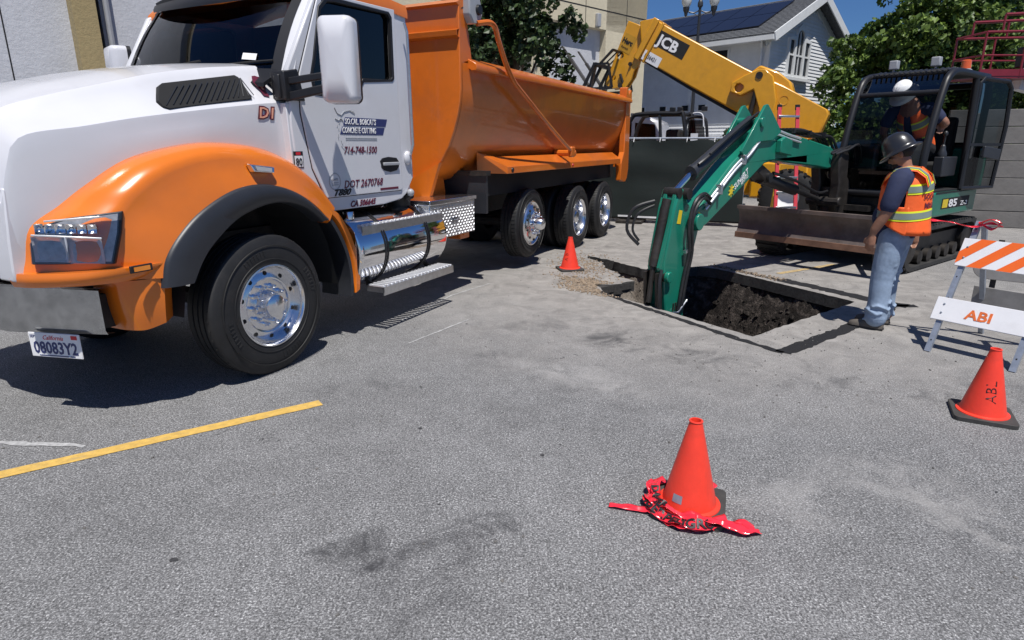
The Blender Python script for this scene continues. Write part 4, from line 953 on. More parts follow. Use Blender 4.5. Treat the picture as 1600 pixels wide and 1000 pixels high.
o = b.build('tar_spot', mat('tar_spot', (.045,.045,.047), .7, var=.4, vscale=60), smooth=False); o['kind'] = 'structure'
# broken slab at the pit's left end
b = MB(); b.plate([(1.10,7.66),(1.62,8.02),(1.47,8.3),(1.30,8.35),(.98,7.78)], (), -.10, -.012, 'z'); o = b.build('broken_slab', 'cut', smooth=False); tag(o, 'broken dark slab of pavement at the left end of the pit', 'slab')

# ================================================================ BACKGROUND
def plaster(name, col, var=.12):
    m, nt, b = newmat(name); co = pos(nt)
    c = mixc(nt, 1., col, ramp(nt, nz(nt, co, .8, 9, .65), [(.3, 1-var), (.7, 1+var*.4)]), 'MULTIPLY')
    c = mixc(nt, 1., c, ramp(nt, nz(nt, co, 9, 6, .7), [(.3, .92), (.7, 1.04)]), 'MULTIPLY')
    nt.links.new(c, b.inputs['Base Color']); b.inputs['Roughness'].default_value = .9
    bn = N(nt, 'ShaderNodeBump'); bn.inputs['Strength'].default_value = .5; bn.inputs['Distance'].default_value = .02
    nt.links.new(nz(nt, co, 16, 6, .7), bn.inputs['Height']); nt.links.new(bn.outputs[0], b.inputs['Normal']); return m
M['stucco_y'] = plaster('cream_stucco', (.66,.59,.43)); M['stucco_g'] = plaster('grey_stucco', (.54,.55,.58)); M['stucco_d'] = plaster('tan_stucco', (.36,.28,.14))
BL = empty('stucco_building', (4.8, 24.0, 0), 44, 'tall cream and grey stucco building behind the dump truck', 'building')
H_ = 9.5
b = MB(); b.box(-30, -17.30, .25, 8, 0, H_); b.box(-16.95,.0,.25,8,0,H_); b.build('wall', 'stucco_g', BL)
b = MB()
for x0, x1 in ((-2.30,.0),(-9.2,-5.05),(-12,-9.25)): b.box(x0, x1, 0, .25, 0, H_)
b.box(-9.2,0,0,.25,5.42,H_); b.build('cream_panel', 'stucco_y', BL)
b = MB(); b.box(-17.45,-17.08,-.12,.35,0,H_); b.build('pilaster', 'stucco_d', BL)
b = MB(); b.box(-17.40+.32,-17.05,-.02,.24,0,H_); b.build('pilaster_reveal', 'matte', BL)
b = MB()
for z in (5.98,8.2): b.box(-9.2,.0,-.004,.001,z,z+.035)
for x in (-1.2,-3.4,-7.0): b.box(x, x+.025, -.004, .001, 5.42 if x < -2.4 else 0, H_)
for x in (-18.43,): b.box(x, x+.02, .244, .25, 0, H_)
b.build('control_joint', 'matte', BL)
b = MB(); b.tube([(-16.86,.14,0),(-16.86,.14,H_)], .05, 8); b.build('downpipe', 'silver', BL)
b = MB(); b.box(-2.9,-2.72,-.12,0,5.45,5.85); b.build('wall_lamp', 'silver', BL, bevel=.02)
b = MB(); b.box(-30,0,-.02,8.1,H_,H_+.2); b.build('parapet', 'stucco_y', BL)
# ---- house: local x along the gable wall, y back along the long side
def sidingmat():
    m, nt, b = newmat('white_lap_siding'); co = pos(nt)
    c = mixc(nt, 1., (.76,.77,.78), ramp(nt, nz(nt, co, 2.5, 6, .6), [(.3,.9),(.7,1.03)]), 'MULTIPLY'); nt.links.new(c, b.inputs['Base Color']); b.inputs['Roughness'].default_value = .6; return m
M['siding'] = sidingmat(); M['trimw'] = mat('white_house_trim', (.72,.73,.73), .5, var=.06)
M['shingle'] = mat('grey_roof_shingle', (.13,.135,.145), .95, var=.5, vscale=14, bump=.8, bscale=50)
M['solar'] = mat('solar_glass', (.010,.012,.024), .35, coat=.15, var=.1); M['pane'] = mat('dark_window_pane', (.012,.014,.018), .25, var=.1, spec=.25)
HS = empty('white_house', (9.2, 23.8, 0), 43, 'white clapboard house with solar panels on its grey gable roof', 'house')
GW, EV, AP, DP = 6.8, 5.50, 7.05, 13.5      # gable width, eave, apex height, depth (local +y)
def side_strips(b, poly_fn, z0, z1, st_=.125):
    z = z0
    while z < z1: 
        poly_fn(b, z, min(z+st_, z1)); z += st_
b = MB(); b.plate([(0,0),(GW,0),(GW,EV),(GW/2,AP-.1),(0,EV)], (), .05, .2); b.box(.05,.2,.05,DP,0,EV); b.box(GW-.2,GW-.05,.05,DP,0,EV); b.box(0,GW,DP-.2,DP,0,EV); b.build('wall', 'siding', HS)
b = MB()
z = 0.
while z < AP-.3:
    h = .125; xl = 0 if z < EV else (z-EV)/(AP-EV)*GW/2; x1 = GW-xl; xl2 = xl
    if x1-xl > .2: b.add([(xl,-.022,z),(x1,-.022,z),(x1,.002,z+h),(xl,.002,z+h),(xl,.05,z),(x1,.05,z)], [(0,1,2,3),(0,4,5,1)])
    if z < EV-.05: b.add([(-.022,0,z),(-.022,DP,z),(.002,DP,z+h),(.002,0,z+h),(.05,0,z),(.05,DP,z)], [(0,3,2,1),(0,1,5,4)])
    z += h
o = b.build('clapboard', 'siding', HS, smooth=False); o['kind'] = 'stuff'
b = MB(); b.box(-.06,.10,-.06,.10,0,EV); b.box(GW-.1,GW+.06,-.06,.1,0,EV); b.box(-.05,.05,3.05,3.17,0,EV); b.build('corner_board', 'trimw', HS)
sl = (AP-EV)/(GW/2); ov = .55; nl = Vector((-sl, 0, 1)).normalized()
for s in (0, 1):
    def P_(x, y, d=0):      # point on the roof slope measured from ridge x distance
        X = GW/2 - x if s == 0 else GW/2 + x
        return (X + (-1 if s == 0 else 1)*d*nl.x*-1, y, AP + .06 - x*sl + d*nl.z)
    b = MB(); L = GW/2+ov
    b.add([P_(0,-.42), P_(L,-.42), P_(L,DP+.5), P_(0,DP+.5), P_(0,-.42,.16), P_(L,-.42,.16), P_(L,DP+.5,.16), P_(0,DP+.5,.16)], [(0,1,2,3),(4,7,6,5),(0,4,5,1),(1,5,6,2),(2,6,7,3),(3,7,4,0)])
    rf = b.build('roof', 'shingle', HS, smooth=False)
    b = MB(); b.add([P_(0,-.46,-.12), P_(L,-.46,-.12), P_(L,-.46,.18), P_(0,-.46,.18), P_(0,-.415,-.12), P_(L,-.415,-.12), P_(L,-.415,.18), P_(0,-.415,.18)], [(0,1,2,3),(4,7,6,5),(0,4,5,1),(2,6,7,3),(1,5,6,2)])
    b.add([P_(.3,-.03,-.30), P_(L-.1,-.03,-.30), P_(L-.1,-.03,-.06), P_(.3,-.03,-.06), P_(.3,.05,-.30), P_(L-.1,.05,-.30)], [(0,1,2,3),(0,4,5,1)])
    b.build('rake_board', 'trimw', rf, smooth=False)
    b = MB()
    for k in range(26):
        xx = L*k/26; b.add([P_(xx,-.4,.165), P_(xx+L/26,-.4,.185), P_(xx+L/26,DP+.4,.185), P_(xx,DP+.4,.165), P_(xx+L/26,-.4,.165), P_(xx+L/26,DP+.4,.165)], [(0,1,2,3),(1,4,5,2)])
    o = b.build('shingle_course', 'shingle', rf, smooth=False); o['kind'] = 'stuff'
    x_e = P_(L,0)[0]
    b = MB(); ze = P_(L,0)[2]; b.box(x_e-.10 if s == 0 else x_e, x_e if s == 0 else x_e+.10, -.42, DP+.4, ze-.06, ze+.10); b.build('gutter', 'trimw', rf)
    b = MB(); b.add([P_(L,-.4,-.02),P_(L,DP,-.02),(P_(L-ov,0)[0],DP,P_(L,0)[2]-.02),(P_(L-ov,0)[0],-.4,P_(L,0)[2]-.02)], [(0,1,2,3)]); b.build('soffit', 'trimw', rf)
    if s == 0:
        for i in range(8):
            for j in range(2):
                y0 = .55+i*1.04; x0 = .50+j*1.36+ (0)
                b = MB(); vs = [P_(x0,y0,.24), P_(x0+1.32,y0,.24), P_(x0+1.32,y0+1.01,.24), P_(x0,y0+1.01,.24), P_(x0,y0,.20), P_(x0+1.32,y0,.20), P_(x0+1.32,y0+1.01,.20), P_(x0,y0+1.01,.20)]
                b.add(vs, [(0,1,2,3),(4,7,6,5),(0,4,5,1),(1,5,6,2),(2,6,7,3),(3,7,4,0)]); b.build('solar_panel', 'solar', HS, smooth=False)
        for y0 in (9.6, 11.2):
            b = MB(); b.add([P_(1.2,y0,.3),P_(2.0,y0,.3),P_(2.0,y0+.5,.3),P_(1.2,y0+.5,.3),P_(1.2,y0,.15),P_(2.0,y0,.15),P_(2.0,y0+.5,.15),P_(1.2,y0+.5,.15)], [(0,1,2,3),(0,4,5,1),(1,5,6,2),(2,6,7,3),(3,7,4,0)]); b.build('skylight', 'silver', rf)
            p = P_(2.6,y0-.6,.1); MB().tube([p,(p[0],p[1],p[2]+.5)], .06, 8).build('vent_pipe', 'matte', rf)
# gable window: arched centre light and two side lights
wx, wz0, wz1 = 2.35, 4.30, 5.55
b = MB(); out = [(wx-.95,wz0-.1),(wx+.95,wz0-.1),(wx+.95,wz1+.02),(wx+.38,wz1+.12),(wx+.30,wz1+.38),(wx,wz1+.56),(wx-.30,wz1+.38),(wx-.38,wz1+.12),(wx-.95,wz1+.02)]
arch = lambda cx, w_, z0, z1, r: [(cx-w_, z0), (cx+w_, z0), (cx+w_, z1)] + [(cx+w_*math.cos(R(a_)), z1+r*math.sin(R(a_))) for a_ in range(20, 180, 20)] + [(cx-w_, z1)]
holes = [[(wx-.86,wz0),(wx-.46,wz0),(wx-.46,wz1-.05),(wx-.86,wz1-.05)], arch(wx, .31, wz0, wz1+.08, .26), [(wx+.46,wz0),(wx+.86,wz0),(wx+.86,wz1-.05),(wx+.46,wz1-.05)]]
b.plate(out, holes, -.10, .02); wn_ = b.build('window', 'trimw', HS, smooth=False)
MB().box(wx-1.05,wx+1.05,-.17,.0,wz0-.20,wz0-.1).build('sill', 'trimw', wn_)
for k, h in enumerate(holes):
    MB().plate(h, (), -.035, -.02).build('pane', 'pane', wn_, smooth=False)
b = MB()
for cx_ in (wx-.66, wx, wx+.66): b.box(cx_-.3 if cx_ == wx else cx_-.2, cx_+.3 if cx_ == wx else cx_+.2, -.075, -.03, wz0+.66, wz0+.72)
b.box(wx-.02,wx+.02,-.07,-.03,wz0,wz1+.3); b.build('muntin', 'trimw', wn_, smooth=False)
for i in range(4):       # small windows low on the long side
    y = 2.0+i*1.05+ (0.3 if i == 0 else 0)
    b = MB(); b.box(-.05,.0,y,y+.36,3.0,3.28); w_ = b.build('window', 'trimw', HS, smooth=False); MB().box(-.06,-.05,y+.04,y+.32,3.04,3.24).build('pane', 'pane', w_)
b = MB(); b.box(-.05,-.0,1.5,2.5,4.65,5.2); w_ = b.build('window', 'trimw', HS); MB().box(-.06,-.05,1.58,2.42,4.7,5.15).build('pane', 'pane', w_)
b = MB(); b.tube([(-.08,.25,5.35),(-.08,.25,0)], .045, 8); b.tube([(-.5,.1,5.35),(-.3,.15,5.25),(-.08,.25,5.1)], .045, 8); b.build('downpipe', 'trimw', HS)
b = MB(); b.box(-.3,.0,0,4,0,2.05); b.build('garden_wall', 'stucco_g', HS)

# ---- trees
def tree(name, loc, h, blobs, leaf, nleaf, lsz, label, cat='tree', trunk=.16, lim=None, group=None):
    t = empty(name, loc, 0, label, cat, group)
    b = MB(); b.tube(smoothpath([(0,0,0),(.05,.03,h*.25),(-.04,.05,h*.5),(.03,0,h*.72)], 4), [trunk*(1-.7*k/12) for k in range(13)], 8)
    for bl in blobs[:14]:
        c = Vector(bl[:3]); s0 = Vector((0,0,min(h*.55, c.z*.6))); b.tube(smoothpath([s0, (s0+c)/2+Vector((0,0,-.2)), c], 4), [trunk*.45*(1-.85*k/8) for k in range(9)], 5)
    b.build('trunk', 'bark', t)
    b = MB(); tot = sum(bl[3]**2 for bl in blobs)
    for bl in blobs:
        c = Vector(bl[:3]); r = bl[3]; n = int(nleaf*r*r/tot)
        k = 0
        subs = [(c + Vector((random.gauss(0,1), random.gauss(0,1), random.gauss(0,1))).normalized()*r*random.uniform(.45,.98), random.uniform(.16,.34)*r) for _ in range(22)]
        while k < n:
            sc_, sr = random.choice(subs)
            p = sc_ + Vector((random.gauss(0,1), random.gauss(0,1), random.gauss(0,.8))).normalized()*sr*random.uniform(.5,1.15)
            s = lsz*random.uniform(.6,1.3); nrm = (Vector((random.gauss(0,.7), random.gauss(0,.7), random.gauss(.5,.6)))+(p-c)*.35).normalized()
            u = nrm.cross(Vector((random.random(), random.random(), random.random()))).normalized(); v_ = nrm.cross(u)
            q = p + v_*s*.15
            b.add([p-u*s*.1-v_*s*.5, p+u*s*.42-v_*s*.1+nrm*s*.1, p+u*s*.1+v_*s*.55, p-u*s*.42+v_*s*.02+nrm*s*.1], [(0,1,2),(0,2,3)]); k += 1
    b.build('crown', leaf, t, smooth=False, weld=False)
    return t
random.seed(11)
def blobs(n, rx, ry, z0, z1, r0, r1, taper=.3):
    out = []
    for k in range(n):
        z = random.uniform(z0, z1); tz = (z-z0)/(z1-z0); f = 1-taper*tz; a_ = random.uniform(0, 2*PI); q = random.random()**.5
        out.append((rx*f*q*math.cos(a_), ry*f*q*math.sin(a_), z, random.uniform(r0, r1)))
    return out
tree('broadleaf_tree', (.0, 17.8, 0), 6.5, blobs(16, 1.25, 1.3, 4.0, 7.0, .7, 1.1)+[(1.5,.0,4.9,.35),(1.75,0,4.6,.28),(1.2,0,3.9,.45),(1.55,0,3.45,.32),(-1.2,0,4.8,.7)], 'leaf2', 15000, .15, 'dark leafy tree behind the truck bed in front of the cream building')
tree('broadleaf_tree', (14.2, 22.5, 0), 8, blobs(46, 2.9, 2.0, 1.6, 7.6, .8, 1.25, .35)+[(-3.0,0,4.6,.7),(-2.9,0,3.4,.85),(-3.2,0,2.4,.8),(-3.0,0,1.4,.9),(-1.5,0,1.0,1.0),(0,0,1.0,1.),(1.4,0,1.0,1.)], 'leaf', 60000, .17, 'large bright green leafy tree right of the white house')
tree('broadleaf_tree', (18.6, 24.5, 0), 8, blobs(28, 2.9, 2.0, 1.0, 7.0, .9, 1.3, .3), 'leaf', 20000, .18, 'green leafy tree behind the red lift platform')
tree('conifer_tree', (21.5, 28.0, 0), 9.5, [(random.uniform(-.35,.35), random.uniform(-.35,.35), 6.0+.28*k, .75-.035*k) for k in range(15)]+[(.9,0,8.6,.45),(1.0,0,8.0,.5),(1.2,0,7.4,.5)], 'leaf2', 8000, .16, 'narrow dark tree top against the sky at far right')
tree('shrub', (7.8, 21.8, 0), 2.6, blobs(9, .9, .6, .8, 2.3, .5, .8), 'leaf2', 5000, .14, 'dark shrub at the foot of the white house behind the yellow boom', 'shrub', .06)

# ---- street lamp with two globes
SL = empty('street_lamp', (6.45, 23.2, .2), -10, 'dark street lamp with two acorn globes in front of the house roof', 'street lamp')
M['globe'] = mat('frosted_globe', (.62,.63,.60), .3, var=.05)
b = MB(); b.tube([(0,0,0),(0,0,3.5),(0,0,6.2)], [.09,.06,.045], 10); b.lathe([(.001,6.35),(.05,6.3),(.09,6.2),(.09,6.1),(.05,6.05)], (0,0,0), 'z', 12); b.build('post', 'flare', SL)
for s in (-1, 1):
    b = MB(); b.tube(smoothpath([(0,0,5.98),(.20*s,0,5.90),(.40*s,0,5.95),(.46*s,0,6.02)], 5), .022, 6); b.tube(smoothpath([(0,0,5.75),(.2*s,0,5.88),(.35*s,0,5.90)], 5), .012, 6); b.build('arm', 'flare', SL)
    b = MB(); b.lathe([(.001,5.78),(.05,5.82),(.06,5.9),(.10,5.98),(.11,6.08),(.08,6.1)], (.46*s,0,0), 'z', 14); gg = b.build('lamp_collar', 'flare', SL)
    b = MB(); b.lathe([(.10,6.08),(.16,6.2),(.18,6.36),(.16,6.55),(.1,6.7),(.001,6.76)], (.46*s,0,0), 'z', 16); b.build('globe', 'globe', SL, ang=180)
# ---- concrete plank wall at right
M['concrete'] = mat('grey_concrete_plank', (.19,.18,.17), .9, var=.3, vscale=3, dirt=.4, dcol=(.13,.12,.11), bump=.3, bscale=30)
CW = empty('concrete_wall', (10.69, 13.55, 0), 156, 'grey concrete wall of long horizontal planks behind the excavator', 'wall')
b0 = MB(); b0.box(-2.99,2.99,-.09,.09,.004,.349); first = b0.build('wall_plank', 'concrete', CW, bevel=.012)
nn = 0
for j in range(7):
    for i in range(-1, 1):
        o = first if nn == 0 else first.copy()
        if nn: COL.objects.link(o); o.parent = CW
        o.location = (-1.7+i*6.0, random.uniform(-.008,.008), j*.352); nn += 1
# ---- parked pickup seen between the fence and the house
PK = empty('parked_pickup', (3.9, 18.9, 0), 158, 'white pickup parked behind the dark fence near the house', 'pickup')
PK.scale = (1.2, 1.2, 1.28)
b = MB(); b.plate([(-2.6,.5),(-2.6,1.15),(-.6,1.18),(-.55,1.2),(1.0,1.25),(1.2,1.22),(2.5,1.15),(2.65,.95),(2.65,.5)], (), -.95, .95); b.build('body', 'white', PK, bevel=.06)
b = MB(); b.plate([(-.6,1.18),(-.45,1.85),(-.2,1.95),(.5,1.95),(.75,1.85),(1.25,1.22)], (), -.82, .82); cbp = b.build('cab', 'white', PK, bevel=.06)
b = MB(); b.plate([(-.45,1.28),(-.38,1.78),(.08,1.82),(.08,1.28)], (), .82, .83); b.plate([(.16,1.28),(.16,1.82),(.62,1.78),(1.02,1.28)], (), .82, .83); b.build('side_window', 'darkglass', cbp)
for k in range(4): MB().box(-.1+.18*k,.02+.18*k,.70,.80,1.96,2.02).build('roof_lamp', 'silver', PK, bevel=.01)
for k in range(2): MB().box(2.62,2.68,-.85+k*1.3,-.45+k*1.3,.85,1.05).build('headlight', 'silver', PK, bevel=.02)
for x in (-1.7,1.75):
    for s in (1,-1):
        b = MB(); b.lathe([(.001,-.12),(.22,-.12),(.38,-.1),(.38,.1),(.22,.12),(.001,.12)], (x,s*.88,.38), 'y', 24); b.build('wheel', 'rubber', PK)
# ---- fence with dark windscreen fabric
M['screen'] = mat('dark_green_windscreen', (.007,.014,.013), .75, var=.3, vscale=1.5, bump=.6, bscale=3)
FN = empty('chain_link_fence', (2.2, 14.6, 0), -22, 'temporary fence covered in dark green windscreen fabric', 'fence')
b = MB(); rows = []
for j in range(13):
    z = .12 + 1.72*j/12; r_ = []
    for i in range(121):
        x = -3.0 + 6.0*i/120; sag = .015*math.cos(x*2*PI/.6)*(j/12)**4
        y = .03*noise.noise(Vector((x*1.3, z*1.1, 3))) + .03*noise.noise(Vector((x*.9+z*1.6, z*2.6, 7)))
        r_.append((x, y, z - sag))
    rows.append(r_)
b.grid(rows); fb = b.build('windscreen', 'screen', FN, ang=180)
b = MB(); b.tube([(-3.0,.05,1.88),(3.0,.05,1.88)], .022, 8); b.build('top_rail', 'galv', FN)
b = MB(); b.tube([(-3.0,.05,.10),(3.0,.05,.10)], .022, 8); b.build('bottom_rail', 'iron', FN)
for x in (-2.9,0.0,2.98):
    MB().tube([(x,.07,0),(x,.07,1.93)], .026, 8).build('post', 'galv', FN)
for x in (-1.2,.6,1.9): 
    b = MB(); b.box(x-.3,x+.3,-.25,.35,0,.07); b.build('fence_foot', 'iron', FN, bevel=.01)
b = MB()
for i in range(11): b.obox((-2.9+i*.58,-.01,1.80),(-2.9+i*.58,.05,1.90),.012,.012)
b.build('cable_tie', 'white2', FN)
b = MB(); b.box(.3,.62,-.012,-.006,.13,.17); b.box(.75,1.2,-.012,-.006,.12,.16); b.build('tape_scrap', 'boardw', FN)
# ================================================================ EXCAVATOR
EX = empty('excavator', (5.82, 10.11, 0), -142, 'green compact excavator with black cab and open door, arm in the pit', 'excavator')
# tracks
for s in (1, -1):
    prof = []; L0, L1, r = -1.15, 1.12, .30
    for k in range(13): t = -PI/2 + PI*k/12; prof.append((L1+r*math.cos(t), .32+r*math.sin(t)))
    for k in range(13): t = PI/2 + PI*k/12; prof.append((L0+r*math.cos(t), .32+r*math.sin(t)))
    b = MB(); b.grid([[(x, s*y, z) for x, z in prof] for y in (.70,1.12)], wrap=True)
    inn = [(x*.93-.0, (z-.32)*.82+.32) for x, z in prof]
    b.grid([[(x, s*1.12, z) for x, z in prof], [(x, s*1.12, z) for x, z in inn]], wrap=True); b.grid([[(x, s*1.12, z) for x, z in inn], [(x, s*.70, z) for x, z in inn]], wrap=True); b.grid([[(x, s*.7, z) for x, z in prof], [(x, s*.7, z) for x, z in inn]], wrap=True)
    tr_ = b.build('track', 'track', EX, ang=40)
    b = MB()
    per = [(prof[i], prof[(i+1) % len(prof)]) for i in range(len(prof))]; acc = 0; nxt = 0
    for (p, q) in per:
        L = math.hypot(q[0]-p[0], q[1]-p[1]); 
        while nxt <= acc+L:
            t = (nxt-acc)/L; x = p[0]+(q[0]-p[0])*t; z = p[1]+(q[1]-p[1])*t; dx, dz = (q[0]-p[0])/L, (q[1]-p[1])/L
            b.obox((x+dz*.012, s*.715, z-dx*.012), (x+dz*.012, s*1.115, z-dx*.012), .05, .022, (dz,0,-dx)); nxt += .105
        acc += L
    b.build('track_lug', 'track', tr_, smooth=False)
    b = MB(); b.box(L0,L1,s*.9-.08,s*.9+.08,.2,.46)
    for x, rr in ((L0,.22),(L1,.22)): b.lathe([(.001,-.14),(rr,-.14),(rr,.14),(rr*.8,.16),(rr*.3,.16),(.001,.17)] if s > 0 else [(.001,.14),(rr,.14),(rr,-.14),(rr*.8,-.16),(.001,-.17)], (x,s*.92,.32), 'y', 20)
    for k in range(5): b.lathe([(.001,-.12),(.10,-.12),(.10,.15),(.001,.16)] if s > 0 else [(.001,.12),(.10,.12),(.10,-.15),(.001,-.16)], (L0+.45+k*.35,s*.92,.17), 'y', 14)
    b.build('track_frame', 'iron', tr_)
b = MB(); b.box(-.6,.6,-.75,.75,.35,.62); b.lathe([(.45,.6),(.45,.74)], (0,0,0), 'z', 24); b.build('undercarriage', 'iron', EX)
# dozer blade
rows = []
for x, z in ((2.02,.36),(1.97,.44),(1.93,.54),(1.92,.64),(1.95,.74),(2.0,.80)): rows.append([(x, y, z) for y in (-1.13, 0, 1.13)])
b = MB(); b.shell(rows, (-.035,0,0)); b.box(1.93,2.02,-1.13,1.13,.79,.84); bl = b.build('dozer_blade', 'blade', EX, ang=50)
b = MB(); b.box(2.0,2.03,-1.12,1.12,.345,.43); b.build('cutting_edge', mat('rusty_cutting_edge', (.24,.13,.085), .6, .2, var=.4, vscale=6, dirt=.5, dcol=(.12,.09,.08)), bl)
b = MB()
for s in (1,-1): b.obox((.5,s*.45,.5),(1.9,s*.45,.55),.10,.16); b.obox((.9,s*.45,.5),(1.9,s*1.0,.5),.05,.1)
b.tube([(.7,0,.62),(1.9,0,.66)], .05); b.build('blade_arm', 'iron', EX)
# upper body
hs = [(-1.25,-.46),(-1.30,-.3),(-1.30,.5),(-1.25,1.05),(-1.0,1.12),(1.0,1.12),(1.05,1.0),(1.05,-.44),(1.0,-.50),(-1.0,-.50)]
b = MB(); b.plate(hs, (), .74, 1.10, 'z'); ub = b.build('deck', 'green', EX, bevel=.03)
b = MB(); b.box(1.03,1.09,-.42,1.0,.76,1.02); b.box(.9,1.13,.15,1.0,.70,.80); b.build('deck_front', 'iron', EX, bevel=.02)
b = MB(); b.box(-1.02,.68,1.121,1.126,1.075,1.098); b.build('deck_trim', 'matte', EX)
# engine cover and right hood
b = MB(); rr = []
for x, z in ((-1.3,1.1),(-1.34,1.45),(-1.25,1.72),(-1.0,1.78),(-.62,1.78)): rr.append([(x, y, z) for y in (-.49,-.40,.9,1.08)])
b.grid(rr); b.box(-1.3,-.62,-.49,1.08,1.1,1.7); b.build('engine_cover', 'green', EX, bevel=.03)
b = MB(); rr = []
for x, z in ((1.0,1.1),(.99,1.5),(.90,1.70),(.6,1.79),(0,1.83),(-.65,1.80)):
    rr.append([(x, -.48, 1.1), (x, -.48, z-.14), (x, -.45, z-.03), (x, -.38, z), (x, -.12, z), (x, -.06, z-.05), (x, -.05, 1.1)])
b.grid(rr); b.build('side_hood', 'green', EX, ang=45)
b = MB(); b.box(1.0,1.03,-.47,-.04,1.1,1.60); b.build('hood_front', 'matte', EX)
# cab frame
y0, y1 = .03, 1.10
def pipe(pts, m='black', nm='cab_frame', r=.045, n=8): return MB().tube(pts, r, n).build(nm, m, EX)
FL = smoothpath([(1.20,y1,1.05),(1.30,y1,1.45),(1.22,y1,1.95),(1.05,y1,2.45),(.93,y1,2.62),(.70,y1,2.69),(.2,y1,2.70)], 5)
FR = [Vector((p.x, y0, p.z)) for p in FL]
b = MB()
for p in (FL, FR): b.tube(p, .050, 8)
for y in (y0, y1):
    b.tube([(.2,y,2.70),(-.55,y,2.68),(-.68,y,2.62),(-.72,y,2.45),(-.70,y,1.1)], .05, 8)
b.tube([(-.10,y1,2.70),(-.22,y1,1.75),(-.30,y1,1.1)], .045, 8)
b.tube([(1.20,y0,1.08),(1.20,y1,1.08)], .05, 8); b.tube([(1.06,y0,2.42),(1.06,y1,2.42)], .035, 8); b.tube([(.72,y0,2.69),(.72,y1,2.69)], .045, 8); b.tube([(-.7,y0,2.6),(-.7,y1,2.6)], .05, 8)
b.tube([(-.7,y0,1.5),(-.7,y1,1.5)], .04, 8)
cf = b.build('cab_frame', 'black', EX, ang=80)
b = MB(); b.box(-.66,.72,y0-.02,y1+.02,2.70,2.745)
rf = b.build('cab_roof', 'black', EX, bevel=.02)
b = MB()
for k in range(15): b.obox((.60,y0+.08+k*.066,2.755),(.86,y0+.10+k*.066,2.70),.022,.02)
b.build('roof_guard', 'flare', rf)
# glazing and lower panels
def quad(pts, m, nm, par=EX):
    return MB().add(pts, [tuple(range(len(pts)))]).build(nm, m, par, smooth=False)
quad([(1.03,y0+.03,2.45),(1.03,y1-.03,2.45),(.80,y1-.03,2.66),(.80,y0+.03,2.66)], 'roofg', 'roof_light_glass')
quad([(1.30,y0+.04,1.45),(1.23,y0+.04,1.95),(1.08,y0+.04,2.40),(1.08,y1-.04,2.40),(1.23,y1-.04,1.95),(1.30,y1-.04,1.45)], 'front', 'front_glass')
quad([(1.19,y0+.04,1.1),(1.29,y0+.04,1.42),(1.29,y1-.04,1.42),(1.19,y1-.04,1.1)], 'darkglass', 'lower_front_glass')
quad([(1.18,y0,1.1),(1.27,y0,1.45),(1.2,y0,1.95),(1.04,y0,2.42),(.9,y0,2.62),(-.66,y0,2.64),(-.68,y0,1.1)], 'smoke', 'side_glass')
quad([(-.71,y0+.05,1.5),(-.71,y1-.05,1.5),(-.71,y1-.05,2.58),(-.71,y0+.05,2.58)], 'smoke', 'rear_glass')
quad([(-.12,y1,2.62),(-.62,y1,2.60),(-.66,y1,1.55),(-.24,y1,1.55)], 'smoke', 'quarter_glass')
b = MB(); b.box(-.68,-.34,y1-.03,y1+.01,1.12,1.52); b.box(-.2,1.0,y0-.03,y0-.0,1.1,1.5); b.box(-.70,-.66,y0,y1,1.1,1.75); b.build('cab_panel', 'black', EX)
# door folded back
D0 = Vector((-.22, y1+.02, 0)); 
dv = Vector((-.80, .18, 0))
b = MB(); dz = [(0,1.12),(0,2.60),(.08,2.66),(.70,2.64),(.80,2.55),(.86,2.0),(.80,1.12)]
b.tube([D0+dv.normalized()*u+Vector((0,0,z)) for u, z in dz]+[D0+Vector((0,0,1.12))], .032, 8); b.obox(D0+Vector((0,0,1.75)), D0+dv.normalized()*.84+Vector((0,0,1.75)), .03, .04)
dr = b.build('cab_door', 'black', EX)
MB().add([D0+dv.normalized()*u+Vector((0,0,z)) for u, z in dz], [tuple(range(7))]).build('door_glass', 'smoke', dr, smooth=False)
b = MB(); b.obox(D0+dv.normalized()*.3+Vector((0,.05,1.65)), D0+dv.normalized()*.72+Vector((0,.05,1.60)), .05,.16); b.build('door_latch', 'flare', dr, bevel=.01)
for y in (.30,.83):
    b = MB(); b.box(.62,.72,y-.055,y+.055,2.78,2.90); b.tube([(.67,y,2.74),(.67,y,2.8)], .015); b.build('work_light', 'silver', EX, bevel=.012)
b = MB(); b.lathe([(.09,2.74),(.09,2.80),(.06,2.82)], (-.40,.85,0), 'z', 16); bc = b.build('beacon_base', 'silver', EX)
b = MB(); b.lathe([(.001,2.94),(.05,2.94),(.062,2.93),(.066,2.82),(.05,2.81)], (-.40,.85,0), 'z', 18); b.build('beacon', mat('orange_beacon', (.75,.12,.02), .2, coat=.6), EX)
# interior
b = MB(); b.box(-.5,.0,.35,.85,1.25,1.5); b.box(-.62,-.42,.36,.84,1.4,2.15); b.build('operator_seat', 'matte', EX, bevel=.05)
b = MB(); b.box(-.2,.35,.90,1.03,1.3,1.58); b.lathe([(.06,1.58),(.065,1.62),(.04,1.68),(.03,1.74),(.001,1.76)], (.28,.97,0), 'z', 12); b.tube([(.28,.97,1.74),(.30,.98,1.88)], .014); b.ball((.30,.98,1.9), (.03,.03,.04)); b.build('left_console', 'flare', EX, bevel=.02)
b = MB(); b.box(-.2,.3,.15,.27,1.3,1.58); b.tube([(.25,.2,1.58),(.27,.2,1.9)], .016); b.build('right_console', 'black', EX, bevel=.02)
MB().box(.95,1.1,.10,.4,1.1,1.75).build('monitor', 'black', EX, bevel=.02)
b = MB(); b.tube([(.75,.5,1.1),(.85,.5,1.6)], .015); b.tube([(.75,.66,1.1),(.85,.66,1.6)], .015); b.build('travel_lever', 'iron', EX)
